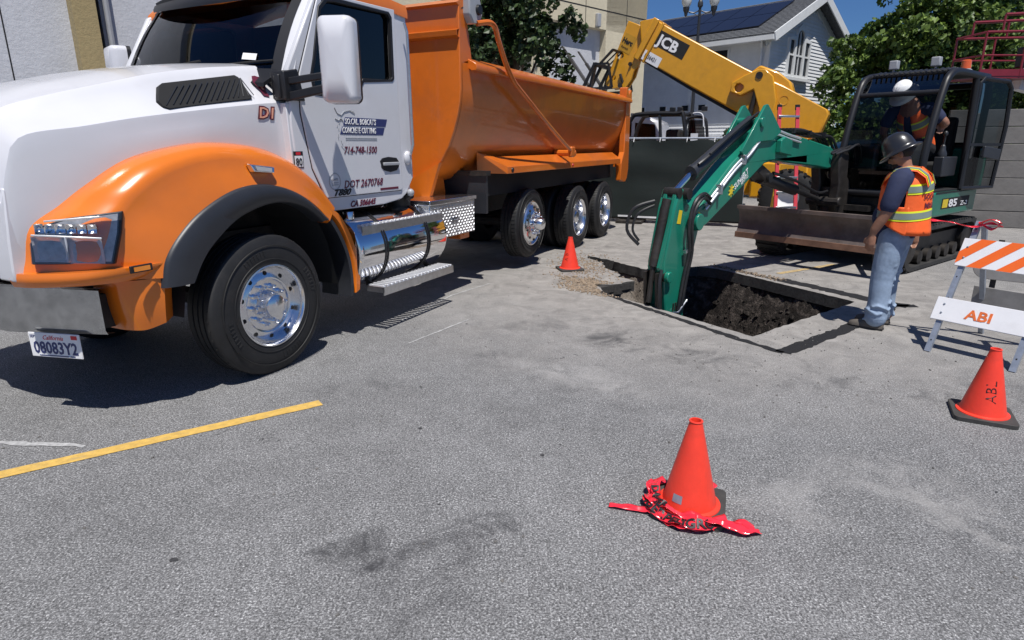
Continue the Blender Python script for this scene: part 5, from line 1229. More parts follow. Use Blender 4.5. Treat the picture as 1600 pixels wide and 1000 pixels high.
b = MB(); b.box(-.65,1.1,y0,y1,1.08,1.12); b.build('cab_floor', 'matte', EX)
text(EX, 'lettering', '85', .15, (.13,1.127,.87), (-1,0,0), (0,0,1), 'white2', offset=.004, sx=2.3)
text(EX, 'lettering', 'Z-2', .09, (-.35,1.127,.87), (-1,0,0), (0,0,1), 'white2', offset=.001, sx=2.3)
MB().box(-.72,.40,1.12,1.1235,.85,1.0).build('logo_panel', 'matte', EX)
MB().box(.17,.37,1.12,1.1265,.865,.985).build('logo_patch', 'ycol', EX)
# swing post
b = MB(); b.plate([(1.0,.62),(1.35,.66),(1.55,.9),(1.52,1.2),(1.62,1.5),(1.58,1.66),(1.45,1.70),(1.34,1.6),(1.3,1.3),(1.05,1.1)], (), -.26, -.12); b.plate([(1.0,.62),(1.35,.66),(1.55,.9),(1.52,1.2),(1.62,1.5),(1.58,1.66),(1.45,1.70),(1.34,1.6),(1.3,1.3),(1.05,1.1)], (), .02, .16)
b.lathe([(.22,.60),(.22,1.15)], (1.25,-.05,0), 'z', 20); b.tube([(1.5,-.30,.95),(1.5,.2,.95)], .07); sp = b.build('swing_post', 'iron', EX, bevel=.02)
b = MB()
for k in range(7):
    y = -.22+.07*k; b.tube(smoothpath([(1.0,y,1.3),(1.25,y*1.2,1.55+.03*k),(1.5,y,1.68),(1.7,y*.8-.03,1.62)], 5), .017, 6)
b.build('hydraulic_hose', 'hose', EX)
b = MB(); b.box(1.08,1.30,.16,.50,.82,.9); b.tube([(1.1,.15,.72),(1.3,.2,.70),(1.3,.55,.70),(1.1,.6,.72)], .018); b.build('step_bracket', 'iron', EX)
# boom assembly in its own plane: local frame rotated 8 degrees from the body
E2 = Matrix.Translation(Vector((4.66, 9.33, 0))) @ Matrix.Rotation(R(-140), 4, 'Z')
EXM = Matrix.Translation(Vector((5.82, 10.11, 0))) @ Matrix.Rotation(R(-142), 4, 'Z')
BM_ = EXM.inverted() @ E2
def reach(v):      # foreshorten the boom plane so the stick comes down inside the pit
    w_ = 1 - .02518*v[0]; return Vector((.75366*v[0]/w_, v[1], (v[2]-.04424*v[0])/w_))
def bpart(b, nm, m, par=EX, **k):
    b.v = [tuple(BM_ @ reach(v)) for v in b.v]; return b.build(nm, m, par, **k)
bo = [(.10,1.44),(.16,1.66),(.40,1.72),(1.117,1.80),(1.95,1.89),(2.40,1.94),(2.75,1.90),(3.05,1.74),(3.424,1.56),(4.05,1.16),(4.26,1.06),(4.25,.95),(4.12,.90),(3.90,.945),(3.268,1.225),(2.587,1.54),(2.30,1.57),(1.704,1.52),(.8,1.46),(.4,1.42)]
bm = bpart(MB().plate(bo, (), -.13, .13), 'boom', 'green', bevel=.018)
ear = [(2.28,1.90),(2.40,1.98),(2.62,2.12),(2.735,2.185),(2.80,2.17),(3.30,1.68),(3.20,1.62),(2.9,1.78),(2.5,1.80)]
for y in (-.165, .13): bpart(MB().plate(ear, (), y, y+.035), 'boom_ear', 'green', bm, bevel=.006)
b = MB(); b.tube([(2.86,-.19,1.99),(2.86,.19,1.99)], .055, 16); bpart(b, 'pivot_pin', 'green', bm, bevel=.008)
b = MB(); b.tube([(4.14,-.20,1.0),(4.14,.20,1.0)], .085, 18); bpart(b, 'pivot_pin', 'green', bm, bevel=.008)
b = MB(); b.plate([(1.95,1.62),(2.32,1.66),(2.32,1.80),(2.20,1.84),(1.98,1.80)], (), .13, .20); bpart(b, 'boom_bracket', 'green', bm, bevel=.01)
b = MB(); b.plate([(2.56,1.53),(2.3,1.44),(2.2,1.36),(2.35,1.30),(2.55,1.40),(2.75,1.47)], (), -.09, .09); bpart(b, 'cylinder_lug', 'iron', bm, bevel=.01)
def boomtop(x):
    return interp([(.4,1.72),(1.117,1.80),(1.95,1.89),(2.40,1.94),(2.75,1.90),(3.05,1.74),(3.424,1.56),(4.05,1.16)], x)
b = MB()
for y, dz_ in ((.145,-.03),(.15,-.075),(-.15,-.03)):
    b.tube(smoothpath([(x, y, boomtop(x)+dz_-(.02 if x > 2.9 else 0)) for x in (1.6,2.0,2.4,2.75,3.05,3.4,3.75,3.98)], 4), .014, 8)
bpart(b, 'steel_pipe', 'bright', bm)
b = MB()
for x in (3.25,3.75):
    b.obox((x-.02,.15,boomtop(x)-.10),(x-.02,.15,boomtop(x)-.0),.10,.035,(1,0,0))
bpart(b, 'pipe_clamp', 'brushed', bm, bevel=.004)
b = MB()
for k in range(5): b.tube(smoothpath([(.05,-.1+.06*k,1.62),(.35,-.11+.055*k,1.84+.02*(k % 2)),(.8,-.10+.05*k,1.86),(1.5,-.1+.055*k,1.925),(1.9,-.08+.05*k,1.93)], 5), .021, 6)
for x in (.75,1.3,1.85): b.obox((x,-.15,1.88+.03*(x-.7)),(x,.16,1.88+.03*(x-.7)),.05,.055)
bpart(b, 'boom_hose', 'hose', bm)
st_ = [(4.476,1.33),(4.40,1.34),(4.30,1.20),(4.08,1.06),(4.03,.92),(4.13,.62),(4.20,.25),(4.22,-.05),(4.42,-.10),(4.56,.0),(4.62,.30),(4.67,.637),(4.54,1.17)]
sk = bpart(MB().plate(st_, (), -.115, .115), 'stick', 'green', bevel=.014)
gd = [(4.44,1.345),(4.505,1.33),(4.565,1.10),(4.73,.60),(4.71,.56),(4.645,.57),(4.48,1.12),(4.42,1.25)]
for y in (-.07,.05): bpart(MB().plate(gd, (), y, y+.05), 'cylinder_guard', 'green', sk, bevel=.008)
b = MB(); b.tube([(4.54,0,1.24),(4.72,0,.60)], .05, 12); bpart(b, 'bucket_cylinder', 'iron', sk)
b = MB(); b.tube([(4.72,0,.60),(4.76,0,.25)], .03, 10); bpart(b, 'cylinder_rod', 'iron', sk)
for q0, q1, r_ in (((4.36,-.12,1.29),(4.36,.17,1.29),.055),((4.47,-.08,1.30),(4.47,.12,1.30),.048),((4.62,-.14,.50),(4.62,.17,.50),.05)): bpart(MB().tube([q0, q1], r_, 16), 'stick_pin', 'iron', sk)
b = MB(); b.tube([(4.62,.12,.50),(4.62,.175,.50)], .055, 14); bpart(b, 'pin_boss', 'green', sk, bevel=.008)
b = MB()
for k in range(2):
    b.tube(smoothpath([(3.92,.17,1.22-.05*k),(4.12,.20,1.28-.04*k),(4.30-.03*k,.20,1.20-.06*k),(4.36-.06*k,.19,.98),(4.30-.06*k,.18,.72),(4.33-.06*k,.155,.45),(4.38-.06*k,.145,.12)], 5), .020, 7)
b.tube(smoothpath([(4.72,.12,.58),(4.80,.16,.45),(4.76,.17,.15),(4.60,.16,.0),(4.45,.15,-.05)], 5), .018, 7)
b.tube(smoothpath([(4.60,-.12,1.22),(4.80,-.25,1.15),(4.84,-.3,.95),(4.74,-.2,.80)], 5), .018, 7)
b.tube(smoothpath([(4.60,-.12,1.18),(4.76,-.22,1.10),(4.80,-.25,.95),(4.74,-.2,.84)], 5), .014, 7)
bpart(b, 'stick_hose', 'hose', sk)
b = MB(); b.obox((4.24,.16,.74),(4.36,.16,.72),.04,.03); b.tube([(4.22,.15,.20),(4.40,.16,.10),(4.52,.16,.12)], .014); bpart(b, 'hose_clamp', 'brushed', sk)
b = MB()
for k in range(6): b.obox((4.22+.045*k,.12,.20),(4.22+.045*k,.12,.12),.012,.02,(1,0,0))
bpart(b, 'clamp_bolt', 'iron', sk)
# stick cylinder, boom cylinder
b = MB(); b.tube([(2.84,0,2.0),(4.06,0,1.49)], .070, 16); b.tube([(4.06,0,1.49),(4.11,0,1.47)], .080, 16); bpart(b, 'stick_cylinder', 'flare', EX, ang=40)
b = MB(); b.tube([(4.1,0,1.474),(4.40,0,1.31)], .032, 12); bpart(b, 'cylinder_rod', 'chrome', EX)
b = MB(); b.tube(smoothpath([(2.9,.08,2.04),(3.4,.085,1.86),(3.9,.085,1.64),(4.06,.06,1.56)], 5), .017, 7); b.tube(smoothpath([(2.8,.09,2.10),(3.0,.10,2.04),(3.4,.1,1.88),(3.9,.1,1.66)], 5), .012, 7); bpart(b, 'cylinder_hose', 'hose', EX)
b = MB(); b.tube([(2.40,0,1.37),(1.25,0,1.17)], .075, 14); b.tube([(1.25,0,1.17),(.1,0,.95)], .035, 10); b.tube([(2.36,-.13,1.37),(2.36,.13,1.37)], .06); b.tube(smoothpath([(2.2,.08,1.42),(1.6,.10,1.32),(1.2,.09,1.24),(.6,.1,1.1),(.2,.1,1.1)], 4), .018); bpart(b, 'boom_cylinder', 'hose', EX)
# bucket
bk = [(4.38,-.12),(4.62,-.02),(4.74,-.20),(4.72,-.50),(4.55,-.75),(4.25,-.82),(4.0,-.70),(4.06,-.66),(4.27,-.74),(4.50,-.68),(4.64,-.46),(4.64,-.24),(4.4,-.2)]
b = MB(); b.plate(bk, (), -.32, .32)
sdp = [(4.45,-.2),(4.62,-.04),(4.74,-.20),(4.72,-.50),(4.55,-.75),(4.25,-.82),(4.0,-.70)]
b.plate(sdp, (), -.33, -.30); b.plate(sdp, (), .30, .33); bkk = bpart(b, 'bucket', 'iron', bevel=.006)
b = MB(); b.obox((4.72,.08,.55),(4.66,.08,.05),.03,.09,(1,0,0)); b.obox((4.72,-.08,.55),(4.66,-.08,.05),.03,.09,(1,0,0)); bpart(b, 'bucket_link', 'iron', sk)
def bt(t_, size, x, z, dx, dz_, m, y=.132, **k):
    o = BM_ @ reach(Vector((x, y, z))); rt = (BM_ @ reach(Vector((x+dx*.1, y, z+dz_*.1)))) - o; up = (BM_ @ reach(Vector((x+dz_*.1, y, z-dx*.1)))) - o
    if up.z < 0: up = -up
    text(EX, 'lettering', t_, size, o, rt, up, m, **k)
bt('SUNBELT', .090, 3.31, 1.275, -.86, .50, 'white2', offset=.002, sx=.9)
bt('RENTALS', .042, 3.16, 1.315, -.86, .50, 'white2')
b = MB(); b.lathe([(.001,.135),(.04,.135),(.04,.13)], (3.40,0,1.27), 'y', 8); 
for k in range(8): t = PI*k/4; b.obox((3.40+.04*math.cos(t),.134,1.27+.04*math.sin(t)),(3.40+.065*math.cos(t),.134,1.27+.065*math.sin(t)),.004,.018,(0,1,0))
bpart(b, 'sun_decal', 'ycol', bm)
b = MB(); b.plate([(4.0,1.06),(4.1,1.10),(4.04,.99),(3.96,.99)], (), .131,.133); bpart(b, 'warning_decal', 'ycol', bm)
b = MB(); b.plate([(4.42,1.0),(4.49,1.01),(4.46,1.14),(4.40,1.13)], (), .117,.119); bpart(b, 'warning_decal', 'ycol', bm)

# ================================================================ TELEHANDLER
J = empty('telehandler', (6.9, 15.0, 0), 150, 'yellow telehandler with raised boom and black pallet forks behind the pit', 'telehandler')
yb = .34
bmo = [(4.10,4.70),(3.73,4.74),(3.35,4.50),(2.30,3.92),(1.46,3.46),(.62,3.06),(-.38,2.50),(-.42,2.40),(-.30,2.0),(.02,1.80),(.60,1.98),(1.44,2.42),(2.70,3.10),(3.87,3.76),(4.02,3.88)]
boom = MB().plate(bmo, (), -.25, yb).build('boom', 'yellow', J, bevel=.03)
b = MB(); b.plate([(3.9,3.72),(2.70,3.02),(1.42,2.32),(1.1,2.12),(.95,2.28),(1.44,2.44),(2.7,3.12),(3.85,3.80)], (), -.22, yb-.03); b.build('boom_underside', 'matte', boom)
# nose collar and inner section
b = MB()
for x, z in ((3.98,4.32),): b.obox((3.90,-.29,4.27),(3.90,yb+.04,4.27),.16,1.02,(-.48,0,.88)); 
b.obox((3.72,-.28,4.17),(3.72,yb+.03,4.17),.07,1.0,(-.48,0,.88)); b.build('boom_collar', 'yellow', boom, bevel=.02)
# boom rear bracket (lift pivot)
br_ = [(1.45,3.30),(1.15,3.42),(.98,3.40),(.82,3.25),(.70,2.72),(.86,1.62),(1.02,1.72),(1.06,2.55),(1.22,2.98),(1.5,2.85),(1.75,2.95),(1.72,3.15)]
b = MB(); b.plate(br_, [circ(1.55,3.03,.10)], yb, yb+.12); b.build('lift_bracket', 'yellow', boom, bevel=.02)
b = MB(); b.plate([(1.35,3.38),(1.15,3.52),(.75,3.36),(.45,3.12),(.35,2.85),(1.3,3.2)], (), -.18, yb-.05); b.build('boom_hump', 'yellow', boom, bevel=.04)
b = MB(); b.tube([(1.12,yb+.06,3.28),(1.30,yb+.06,2.1),(1.38,yb,1.5)], .055, 12); b.tube([(1.12,yb-.02,3.28),(1.12,yb+.14,3.28)], .08, 14); b.build('lift_cylinder', 'iron', J)
b = MB(); b.lathe([(.09,yb+.004),(.10,yb+.01),(.10,yb)], (.55,0,2.72), 'y', 18); b.lathe([(.001,yb+.002),(.09,yb+.002)], (.55,0,2.72), 'y', 18); b.build('access_ring', 'yellow', boom)
# head down to the carriage
hd = [(4.44,4.76),(4.10,4.62),(4.02,4.35),(4.20,3.80),(4.30,3.45),(4.48,3.18),(4.85,3.15),(5.0,3.28),(4.72,4.05)]
b = MB(); b.plate(hd, [circ(4.62,3.95,.09), circ(4.78,3.42,.06)], .12, .22); b.plate(hd, [circ(4.62,3.95,.09), circ(4.78,3.42,.06)], -.22, -.12); b.plate([(4.40,4.70),(4.15,4.60),(4.45,3.9),(4.65,4.0)], (), -.12,.12); hh = b.build('boom_head', 'yellow', J, bevel=.015)
b = MB(); b.plate([(4.12,4.0),(4.02,3.9),(4.06,3.72),(4.20,3.55),(4.25,3.35),(4.42,3.12),(4.52,3.2),(4.36,3.5),(4.28,3.72),(4.2,3.8),(4.22,3.95)], (), .23,.30); b.build('tilt_link', 'yellow', hh, bevel=.01)
b = MB(); b.tube([(4.30,-.3,3.72),(4.30,.34,3.72)], .05); b.tube([(4.55,-.3,3.22),(4.55,.34,3.22)], .06); b.tube([(4.42,.26,3.1),(4.58,.26,3.5)], .035); b.build('head_pin', 'iron', hh)
# carriage frame and forks (forks point up and forward)
cf_ = MB(); Y0, Y1 = -.75, .75
c0, c1 = Vector((4.72,0,3.30)), Vector((5.42,0,3.12)); c2 = Vector((5.10,0,3.72))
for y in (Y0, -.28, .28, Y1):
    yy = Vector((0,y,0)); cf_.obox(c1+yy, c2+yy, .06, .07)
    cf_.obox(c2+yy, Vector((4.62,y,4.0)), .035, .04) if False else None
cf_.obox(c1+Vector((0,Y0,0)), c1+Vector((0,Y1,0)), .09,.09); cf_.obox(c2+Vector((0,Y0,0)), c2+Vector((0,Y1,0)), .09,.09)
cf_.obox((4.6,Y0,3.14),(5.42,Y0,3.12),.06,.07); cf_.obox((4.6,Y1,3.14),(5.42,Y1,3.12),.06,.07)
for y in (Y0, Y1): cf_.obox((4.72,y,3.72),(5.10,y,3.72),.05,.05); cf_.obox((4.72,y,3.72),(4.6,y,3.14),.05,.05)
cr = cf_.build('fork_carriage', 'black', J)
b = MB()
for k in range(6): b.obox((4.95-.0,Y0+.05+k*.28,3.74),(4.62,Y0+.05+k*.28,4.02),.03,.03)
b.obox((4.62,Y0,4.03),(4.62,Y1,4.03),.05,.05); b.obox((4.95,Y0,3.72),(4.62,Y0,4.03),.05,.05); b.obox((4.95,Y1,3.72),(4.62,Y1,4.03),.05,.05); b.build('load_guard', 'black', cr)
for y in (-.45,.55):
    b = MB(); d_ = Vector((-.56,0,-.83)); 
    vs = []
    p0 = Vector((5.28,y,3.16)); p1 = Vector((6.10,y,4.22))
    b.obox(p0, p0+(p1-p0)*.7, .12, .06, (1,0,-.7)); b.obox(p0+(p1-p0)*.7, p1, .11, .03, (1,0,-.7)); b.obox((5.15,y,3.75),p0,.12,.06); b.build('fork', mat('worn_fork_steel', (.15,.14,.13), .45, .5, var=.3), cr)
# chassis, wheels, cab
b = MB(); b.plate([(-.3,.55),(-.45,.9),(-.45,1.35),(-.15,1.75),(.25,1.75),(.9,1.70),(1.30,1.2),(1.5,.95),(3.2,.9),(3.5,.6)], (), -.45, .45); b.build('chassis', 'yellow', J, bevel=.04)
b = MB(); b.box(-.2,1.0,.45,.98,.55,1.35); b.box(-.45,.3,.45,.95,.62,1.5); b.build('tank_box', 'yellow', J, bevel=.04)
b = MB(); b.box(-.55,-.35,-.9,.9,.7,1.5); b.build('counterweight', 'yellow', J, bevel=.05)
b = MB(); b.box(.6,1.1,-1.0,-.3,.6,1.4); b.box(1.1,3.2,-1.1,-.45,.7,1.7); b.build('engine_cover', 'yellow', J, bevel=.05)
for x in (.15, 3.2):
    for s in (1,-1):
        b = MB(); b.lathe([(.26,-.18),(.48,-.2),(.58,-.16),(.60,0),(.58,.16),(.48,.2),(.26,.18)], (x,s*1.02,.6), 'y', 40); wv = b.build('wheel', 'rubber', J, ang=50)
        b = MB(); b.lathe([(.001,s*.05),(.14,s*.06),(.2,s*.1),(.26,s*.15)], (x,s*1.02,.6), 'y', 24); b.build('rim', 'boardw', wv)
        b = MB()
        for k in range(22):
            t = 2*PI*k/22; b.obox((x+.60*math.cos(t), s*1.02-.19, .6+.60*math.sin(t)), (x+.60*math.cos(t+.12), s*1.02, .6+.60*math.sin(t+.12)), .06, .05, (math.cos(t),0,math.sin(t)))
            b.obox((x+.60*math.cos(t+.15), s*1.02+.19, .6+.60*math.sin(t+.15)), (x+.60*math.cos(t+.27), s*1.02, .6+.60*math.sin(t+.27)), .06, .05, (math.cos(t),0,math.sin(t)))
        b.build('tread', 'rubber', wv, smooth=False)
cb = [(4.10,1.55),(4.05,2.0),(3.90,2.36),(3.70,2.46),(2.80,2.46),(2.62,2.38),(2.45,1.3)]
b = MB()
for y in (.32,1.12): b.tube([(x, y, z) for x, z in smoothpath([(x, 0, z) for x, z in cb], 4) for y_ in (0,)] if False else [Vector((p.x, y, p.z)) for p in smoothpath([(x, 0, z) for x, z in cb], 4)], .05, 8)
for x, z in ((3.75,2.45),(2.72,2.44),(4.08,1.9)): b.tube([(x,.32,z),(x,1.12,z)], .045, 8)
b.tube([(3.20,1.12,2.46),(3.12,1.12,1.6)], .04, 8)
b.tube(smoothpath([(2.62,1.10,1.5),(2.55,1.1,2.2),(2.45,1.1,2.36),(2.15,1.1,2.34),(2.06,1.1,2.1),(2.0,1.1,1.5)], 4), .035, 8)
cbm = b.build('cab_frame', 'black', J)
b = MB(); b.box(2.45,4.05,.3,1.12,.95,1.55); b.build('cab_body', 'yellow', J, bevel=.05)
MB().box(2.8,3.75,.36,1.08,2.47,2.50).build('cab_roof', 'black', J, bevel=.01)
quad([(4.02,1.13,1.6),(3.87,1.13,2.32),(3.70,1.13,2.42),(2.80,1.13,2.42),(2.55,1.13,1.6)], 'clear', 'cab_glass', J)
quad([(2.55,1.10,1.6),(2.5,1.1,2.3),(2.15,1.10,2.3),(2.04,1.10,1.6)], 'darkglass', 'rear_glass', J)
b = MB(); b.box(2.75,3.1,.5,.9,1.5,2.1); b.build('seat', 'matte', J, bevel=.05)
for x in (2.9,2.72,2.15):
    b = MB(); b.box(x-.06,x+.06,1.05,1.15,2.50,2.60); b.build('work_light', 'black', J, bevel=.01)
b = MB(); b.tube([(4.15,1.2,2.3),(4.2,1.3,2.4)], .012); b.lathe([(.001,0),(.10,0),(.10,.02),(.001,.02)], (4.22,1.3,2.36), 'y', 16); b.build('mirror', 'black', J)
MB().box(2.25,2.42,1.115,1.12,1.72,2.0).build('window_sticker', 'boardw', J)
b = MB(); b.tube(smoothpath([(2.4,1.13,2.45),(2.25,1.15,2.46),(2.16,1.15,2.38),(2.13,1.15,2.15)], 5), .014); b.build('tape_tail', 'boardw', J)
# writing on the boom, parallel to its edge
dd = Vector((-.877,0,-.48)).normalized(); upv = Vector((-.48,0,.877)).normalized()
def jp(u, v_, d=0): return Vector((3.72, yb+.004+d, 4.62)) + dd*u + upv*(-v_)
def jq(u0, u1, v0, v1, d, m, nm):
    return MB().add([jp(u0,v0,d), jp(u1,v0,d), jp(u1,v1,d), jp(u0,v1,d)], [(0,1,2,3)]).build(nm, m, boom, smooth=False)
jq(.18,1.08,.06,.42,0,'matte','logo_panel'); text(boom, 'lettering', 'JCB', .34, jp(.30,.37,.006), dd, upv, 'white2', offset=.012, sx=1.05)
jq(.12,.62,.60,.84,0,'boardw','number_sticker'); text(boom, 'lettering', '1036421', .13, jp(.15,.76,.006), dd, upv, 'inkblack', sx=.8)
hdv = Vector((-.48,0,-.0))
uh = Vector((-.47,0,.88)).normalized(); rh = Vector((-.88,0,-.47)).normalized()
o_ = Vector((4.62,.225,4.22)); MB().add([o_+rh*0-uh*.12, o_+rh*.34-uh*.12, o_+rh*.34+uh*.30, o_+uh*.30], [(0,1,2,3)]).build('rental_sticker', mat('dark_yellow_label', (.5,.26,.02), .5), hh, smooth=False)
text(hh, 'lettering', 'Herc', .17, o_+Vector((0,.006,0))+rh*.0+uh*.08, rh, uh, 'inkblack', offset=.006, sx=.85)
text(hh, 'lettering', 'Rentals', .07, o_+Vector((0,.006,0))+rh*.04-uh*.04, rh, uh, 'inkblack')
b = MB(); b.box(-.44,-.43,-.2,.25,1.9,2.0); 
text(J, 'lettering', 'JCB', .16, (-.08,.952,1.28), (-1,0,0), (0,0,1), 'inkblack', offset=.006)

# ================================================================ STEP LADDER
LD = empty('step_ladder', (5.47, 12.4, -.12 + .12), 8, 'red fibreglass step ladder standing behind the dozer blade', 'ladder')
for s in (-1, 1):
    b = MB(); b.obox((s*.22,-.05,.3 if False else 0),(s*.19,.33,2.45),.03,.075,(1,0,0)); rl = b.build('rail', 'ladder', LD, bevel=.004)
    b = MB(); b.obox((s*.19,.327,2.40),(s*.189,.34,2.50),.035,.085,(1,0,0)); b.build('rail_cap', 'black', rl)
for k in range(8):
    z = .25+.29*k; yy = -.05+.38*z/2.45
    b = MB(); b.box(-.22,.22,yy-.04,yy+.04,z-.02,z+.02); b.build('rung', 'brushed', LD, bevel=.006)
b = MB(); b.obox((.02,.62,0),(.02,.40,1.9),.03,.05,(1,0,0)); b.build('rear_leg', 'ladyel', LD)

# ================================================================ BOOM LIFT BASKET
PL = empty('boom_lift', (11.0, 16.0, 0), 0, 'dark red work platform of a lift raised above the concrete wall', 'boom lift')
b = MB(); X0, X1, Y0_, Y1_ = .02, 2.6, -.5, .5; zf = 3.30
b.box(X0,X1,Y0_,Y1_,zf-.05,zf)
fl_ = b.build('platform_floor', 'lift', PL)
b = MB(); X0 = .0
for x in (X0+.0,.95,1.75,X1):
    for y in (Y0_, Y1_): b.tube([(x,y,zf),(x,y,4.25)], .025, 8)
for y in (Y0_, Y1_):
    b.tube([(X0,y,4.25),(X1,y,4.30)], .03, 8); b.tube([(.35,y,4.62),(X1,y,4.72)], .035, 8); b.tube([(X0,y,3.75),(X1,y,3.75)], .022, 8); b.tube([(.35,y,4.25),(.35,y,4.62)], .025, 8); b.tube([(1.2,y,4.25),(1.2,y,4.66)], .025, 8)
for z in (3.75,4.25): b.tube([(X0,Y0_,z),(X0,Y1_,z)], .025, 8)
b.box(X0,X1,Y0_-.01,Y0_,zf,zf+.15); b.obox((.9,Y0_,4.33),(2.6,Y0_,4.36),.03,.14)
b.build('guard_rail', 'lift', PL, bevel=0)
b = MB(); b.box(1.0,2.4,-.45,-.2,3.5,3.95); b.build('control_box', 'black', PL, bevel=.03)
b = MB(); b.box(1.05,1.6,-.47,-.455,3.36,3.48); b.build('placard', 'boardw', PL)
b = MB(); b.obox((1.3,0,3.15),(7.0,1.5,2.2),.22,.22); b.build('jib', 'boardw', PL)
b = MB(); b.box(6.2,9,.6,2.4,.5,1.6); b.obox((7.0,1.5,2.2),(7.4,1.5,1.5),.3,.4); b.build('base', 'lift', PL, bevel=.05)
for x in (6.6,8.5):
    for y in (.5,2.4): b = MB(); b.lathe([(.001,-.15),(.42,-.15),(.45,-.1),(.45,.1),(.42,.15),(.001,.15)], (x,y,.45), 'y', 28); b.build('wheel', 'rubber', PL)

# ================================================================ CONES
def cone(loc, rz, label, tilt=0, hgt=.475):
    c = empty('traffic_cone', loc, rz, label, 'traffic cone', 'orange traffic cones around the dig')
    b = MB(); b.plate(rsq(-.175,.175,-.175,.175,.035,4), (), .0, .030, 'z'); b.build('cone_base', 'conebase', c, bevel=.006)
    b = MB(); b.lathe([(.152,.028),(.150,.036),(.131,.042),(.128,.055),(.0305,hgt-.008),(.034,hgt-.004),(.032,hgt),(.024,hgt),(.022,hgt-.03),(.020,.35)], (0,0,0), 'z', 48)
    b.build('cone_body', 'cone', c, ang=50)
    return c
c1 = cone((.84, 8.80, 0), 12, 'small orange cone beside the rear truck wheels')
c2 = cone((.89, 2.72, 0), -20, 'orange cone with red danger tape around its base')
c3 = cone((3.16, 3.80, 0), -28, 'orange cone marked with black pen below the striped barricade')
def cone_r(z): return .128 + (.0305-.128)*(z-.055)/(.467-.055)
def conetext(c, t_, size, z0, ang, m='inkblack', vertical=True):
    A0 = R(ang)
    def bend(x, y, z):
        if vertical: u, v_ = y, x      # writing climbs the cone
        else: u, v_ = x, y
        zz = z0 + (v_ if vertical else v_); r_ = cone_r(zz)+.0015+z
        aa = A0 + ((-u) if vertical else u)/r_
        return Vector((r_*math.cos(aa), r_*math.sin(aa), zz))
    text(c, 'lettering', t_, size, (0,0,0), (1,0,0), (0,0,1), m, depth=.0006, bend=bend, offset=-.001)
conetext(c3, 'ABL', .085, .13, -85+28-12); conetext(c1, 'A B', .075, .14, -112-12, 'inkblack')
def patch(c, a0, a1, z0, z1, m):
    MB().grid([[((cone_r(z)+.0015)*math.cos(R(a_)), (cone_r(z)+.0015)*math.sin(R(a_)), z) for a_ in range(a0, a1+1, 4)] for z in (z0, z1)]).build('sticker', m, c)
patch(c2, -128, -104, .075, .115, 'galv')
# tape round the middle cone: twisted ribbon strands lying on the ground
TP = empty('danger_tape', (.89, 2.72, 0), 0, 'tangle of red danger tape lying around the middle cone', 'tape')
def ribbon(pts, wd, seed, z_amp=.02, m='tape'):
    p = smoothpath(pts, 7); rows = [[], [], [], []]; rnd = random.Random(seed); fr = []
    for i, q in enumerate(p):
        d = (p[min(i+1, len(p)-1)] - p[max(0, i-1)]).normalized(); tw = -.35+.45*math.sin(i*.33+seed)+.2*math.sin(i*.9+seed*2)
        sd_ = d.cross(Vector((0,0,1))).normalized(); u = sd_*math.cos(tw) + Vector((0,0,1))*math.sin(tw); fr.append((q, u))
        ww = wd*(.85+.15*math.sin(i*.4+seed)); n_ = d.cross(u).normalized()
        for k, t in enumerate((-1,-.35,.35,1)):
            v_ = q + u*t*ww/2 + n_*.003*((-1)**k) + Vector((0,0,rnd.uniform(-.001,.001))); v_.z = max(v_.z, .006); rows[k].append(v_)
    o = MB().grid(rows).build('tape_strand', m, TP, ang=25); o.modifiers.new('s', 'SOLIDIFY').thickness = .0015
    return p, fr, wd
arc = lambda r, a0, a1, n, z, dr=0, wob=0: [Vector(((r+dr*k/n+wob*math.sin(k*2.3))*math.cos(R(a0+(a1-a0)*k/n)), (r+dr*k/n+wob*math.cos(k*1.9))*math.sin(R(a0+(a1-a0)*k/n)), z+.014*math.sin(k*2.1))) for k in range(n+1)]
s1 = ribbon(arc(.195, 110, 292, 8, .038, .02, .01)+[Vector((.17,-.20,.035)), Vector((.25,-.215,.016))], .062, 1)
s2 = ribbon(arc(.170, 125, 262, 6, .060, .0, .012)+[Vector((.04,-.185,.05)), Vector((.13,-.17,.05))], .048, 4)
ribbon(arc(.205, 132, 205, 5, .050, -.01, .015), .040, 7)
ribbon(arc(.215, 200, 285, 6, .022, .0, .012), .045, 8)
ribbon([Vector((-.40,.0,.012)), Vector((-.32,-.035,.022)), Vector((-.24,-.05,.016)), Vector((-.15,-.10,.035)), Vector((-.08,-.16,.03))], .040, 2)
ribbon([Vector((.10,.15,.03)), Vector((.15,.17,.035)), Vector((.18,.14,.022))], .045, 3)
ribbon([Vector((-.02,-.18,.06)), Vector((.06,-.20,.052)), Vector((.13,-.225,.045)), Vector((.20,-.24,.03)), Vector((.27,-.225,.012))], .055, 6)
def tapetext(t_, size, strand, i0, m='inkblack'):
    p, fr, wd = strand
    import bisect
    acc = [0]
    for i in range(1, len(p)): acc.append(acc[-1]+(p[i]-p[i-1]).length)
    def bend(x, y, z):
        s = acc[i0]+x; i = min(max(bisect.bisect(acc, s)-1, 0), len(p)-2); t = min((s-acc[i])/max(1e-6, acc[i+1]-acc[i]), 1.5)
        q = p[i]*(1-t)+p[i+1]*t; u = fr[i][1]*(1-t)+fr[i+1][1]*t
        d = (p[i+1]-p[i]).normalized(); n_ = u.cross(d).normalized(); up_ = n_ if n_.z > 0 else -n_
        return q - u*(y-size*.36) + up_*(.007+z)
    text(TP, 'lettering', t_, size, (0,0,0), (1,0,0), (0,1,0), m, depth=.0004, bend=bend, offset=.0022)
tapetext('DANGER', .064, s1, 12); tapetext('PELIGRO', .064, s1, 34)
tapetext('DANGER', .05, s2, 8)

# ================================================================ BARRICADES
BR = empty('barricade', (3.65, 5.15, 0), -56, 'folding barricade with orange and white striped board beside the pit', 'barricade')
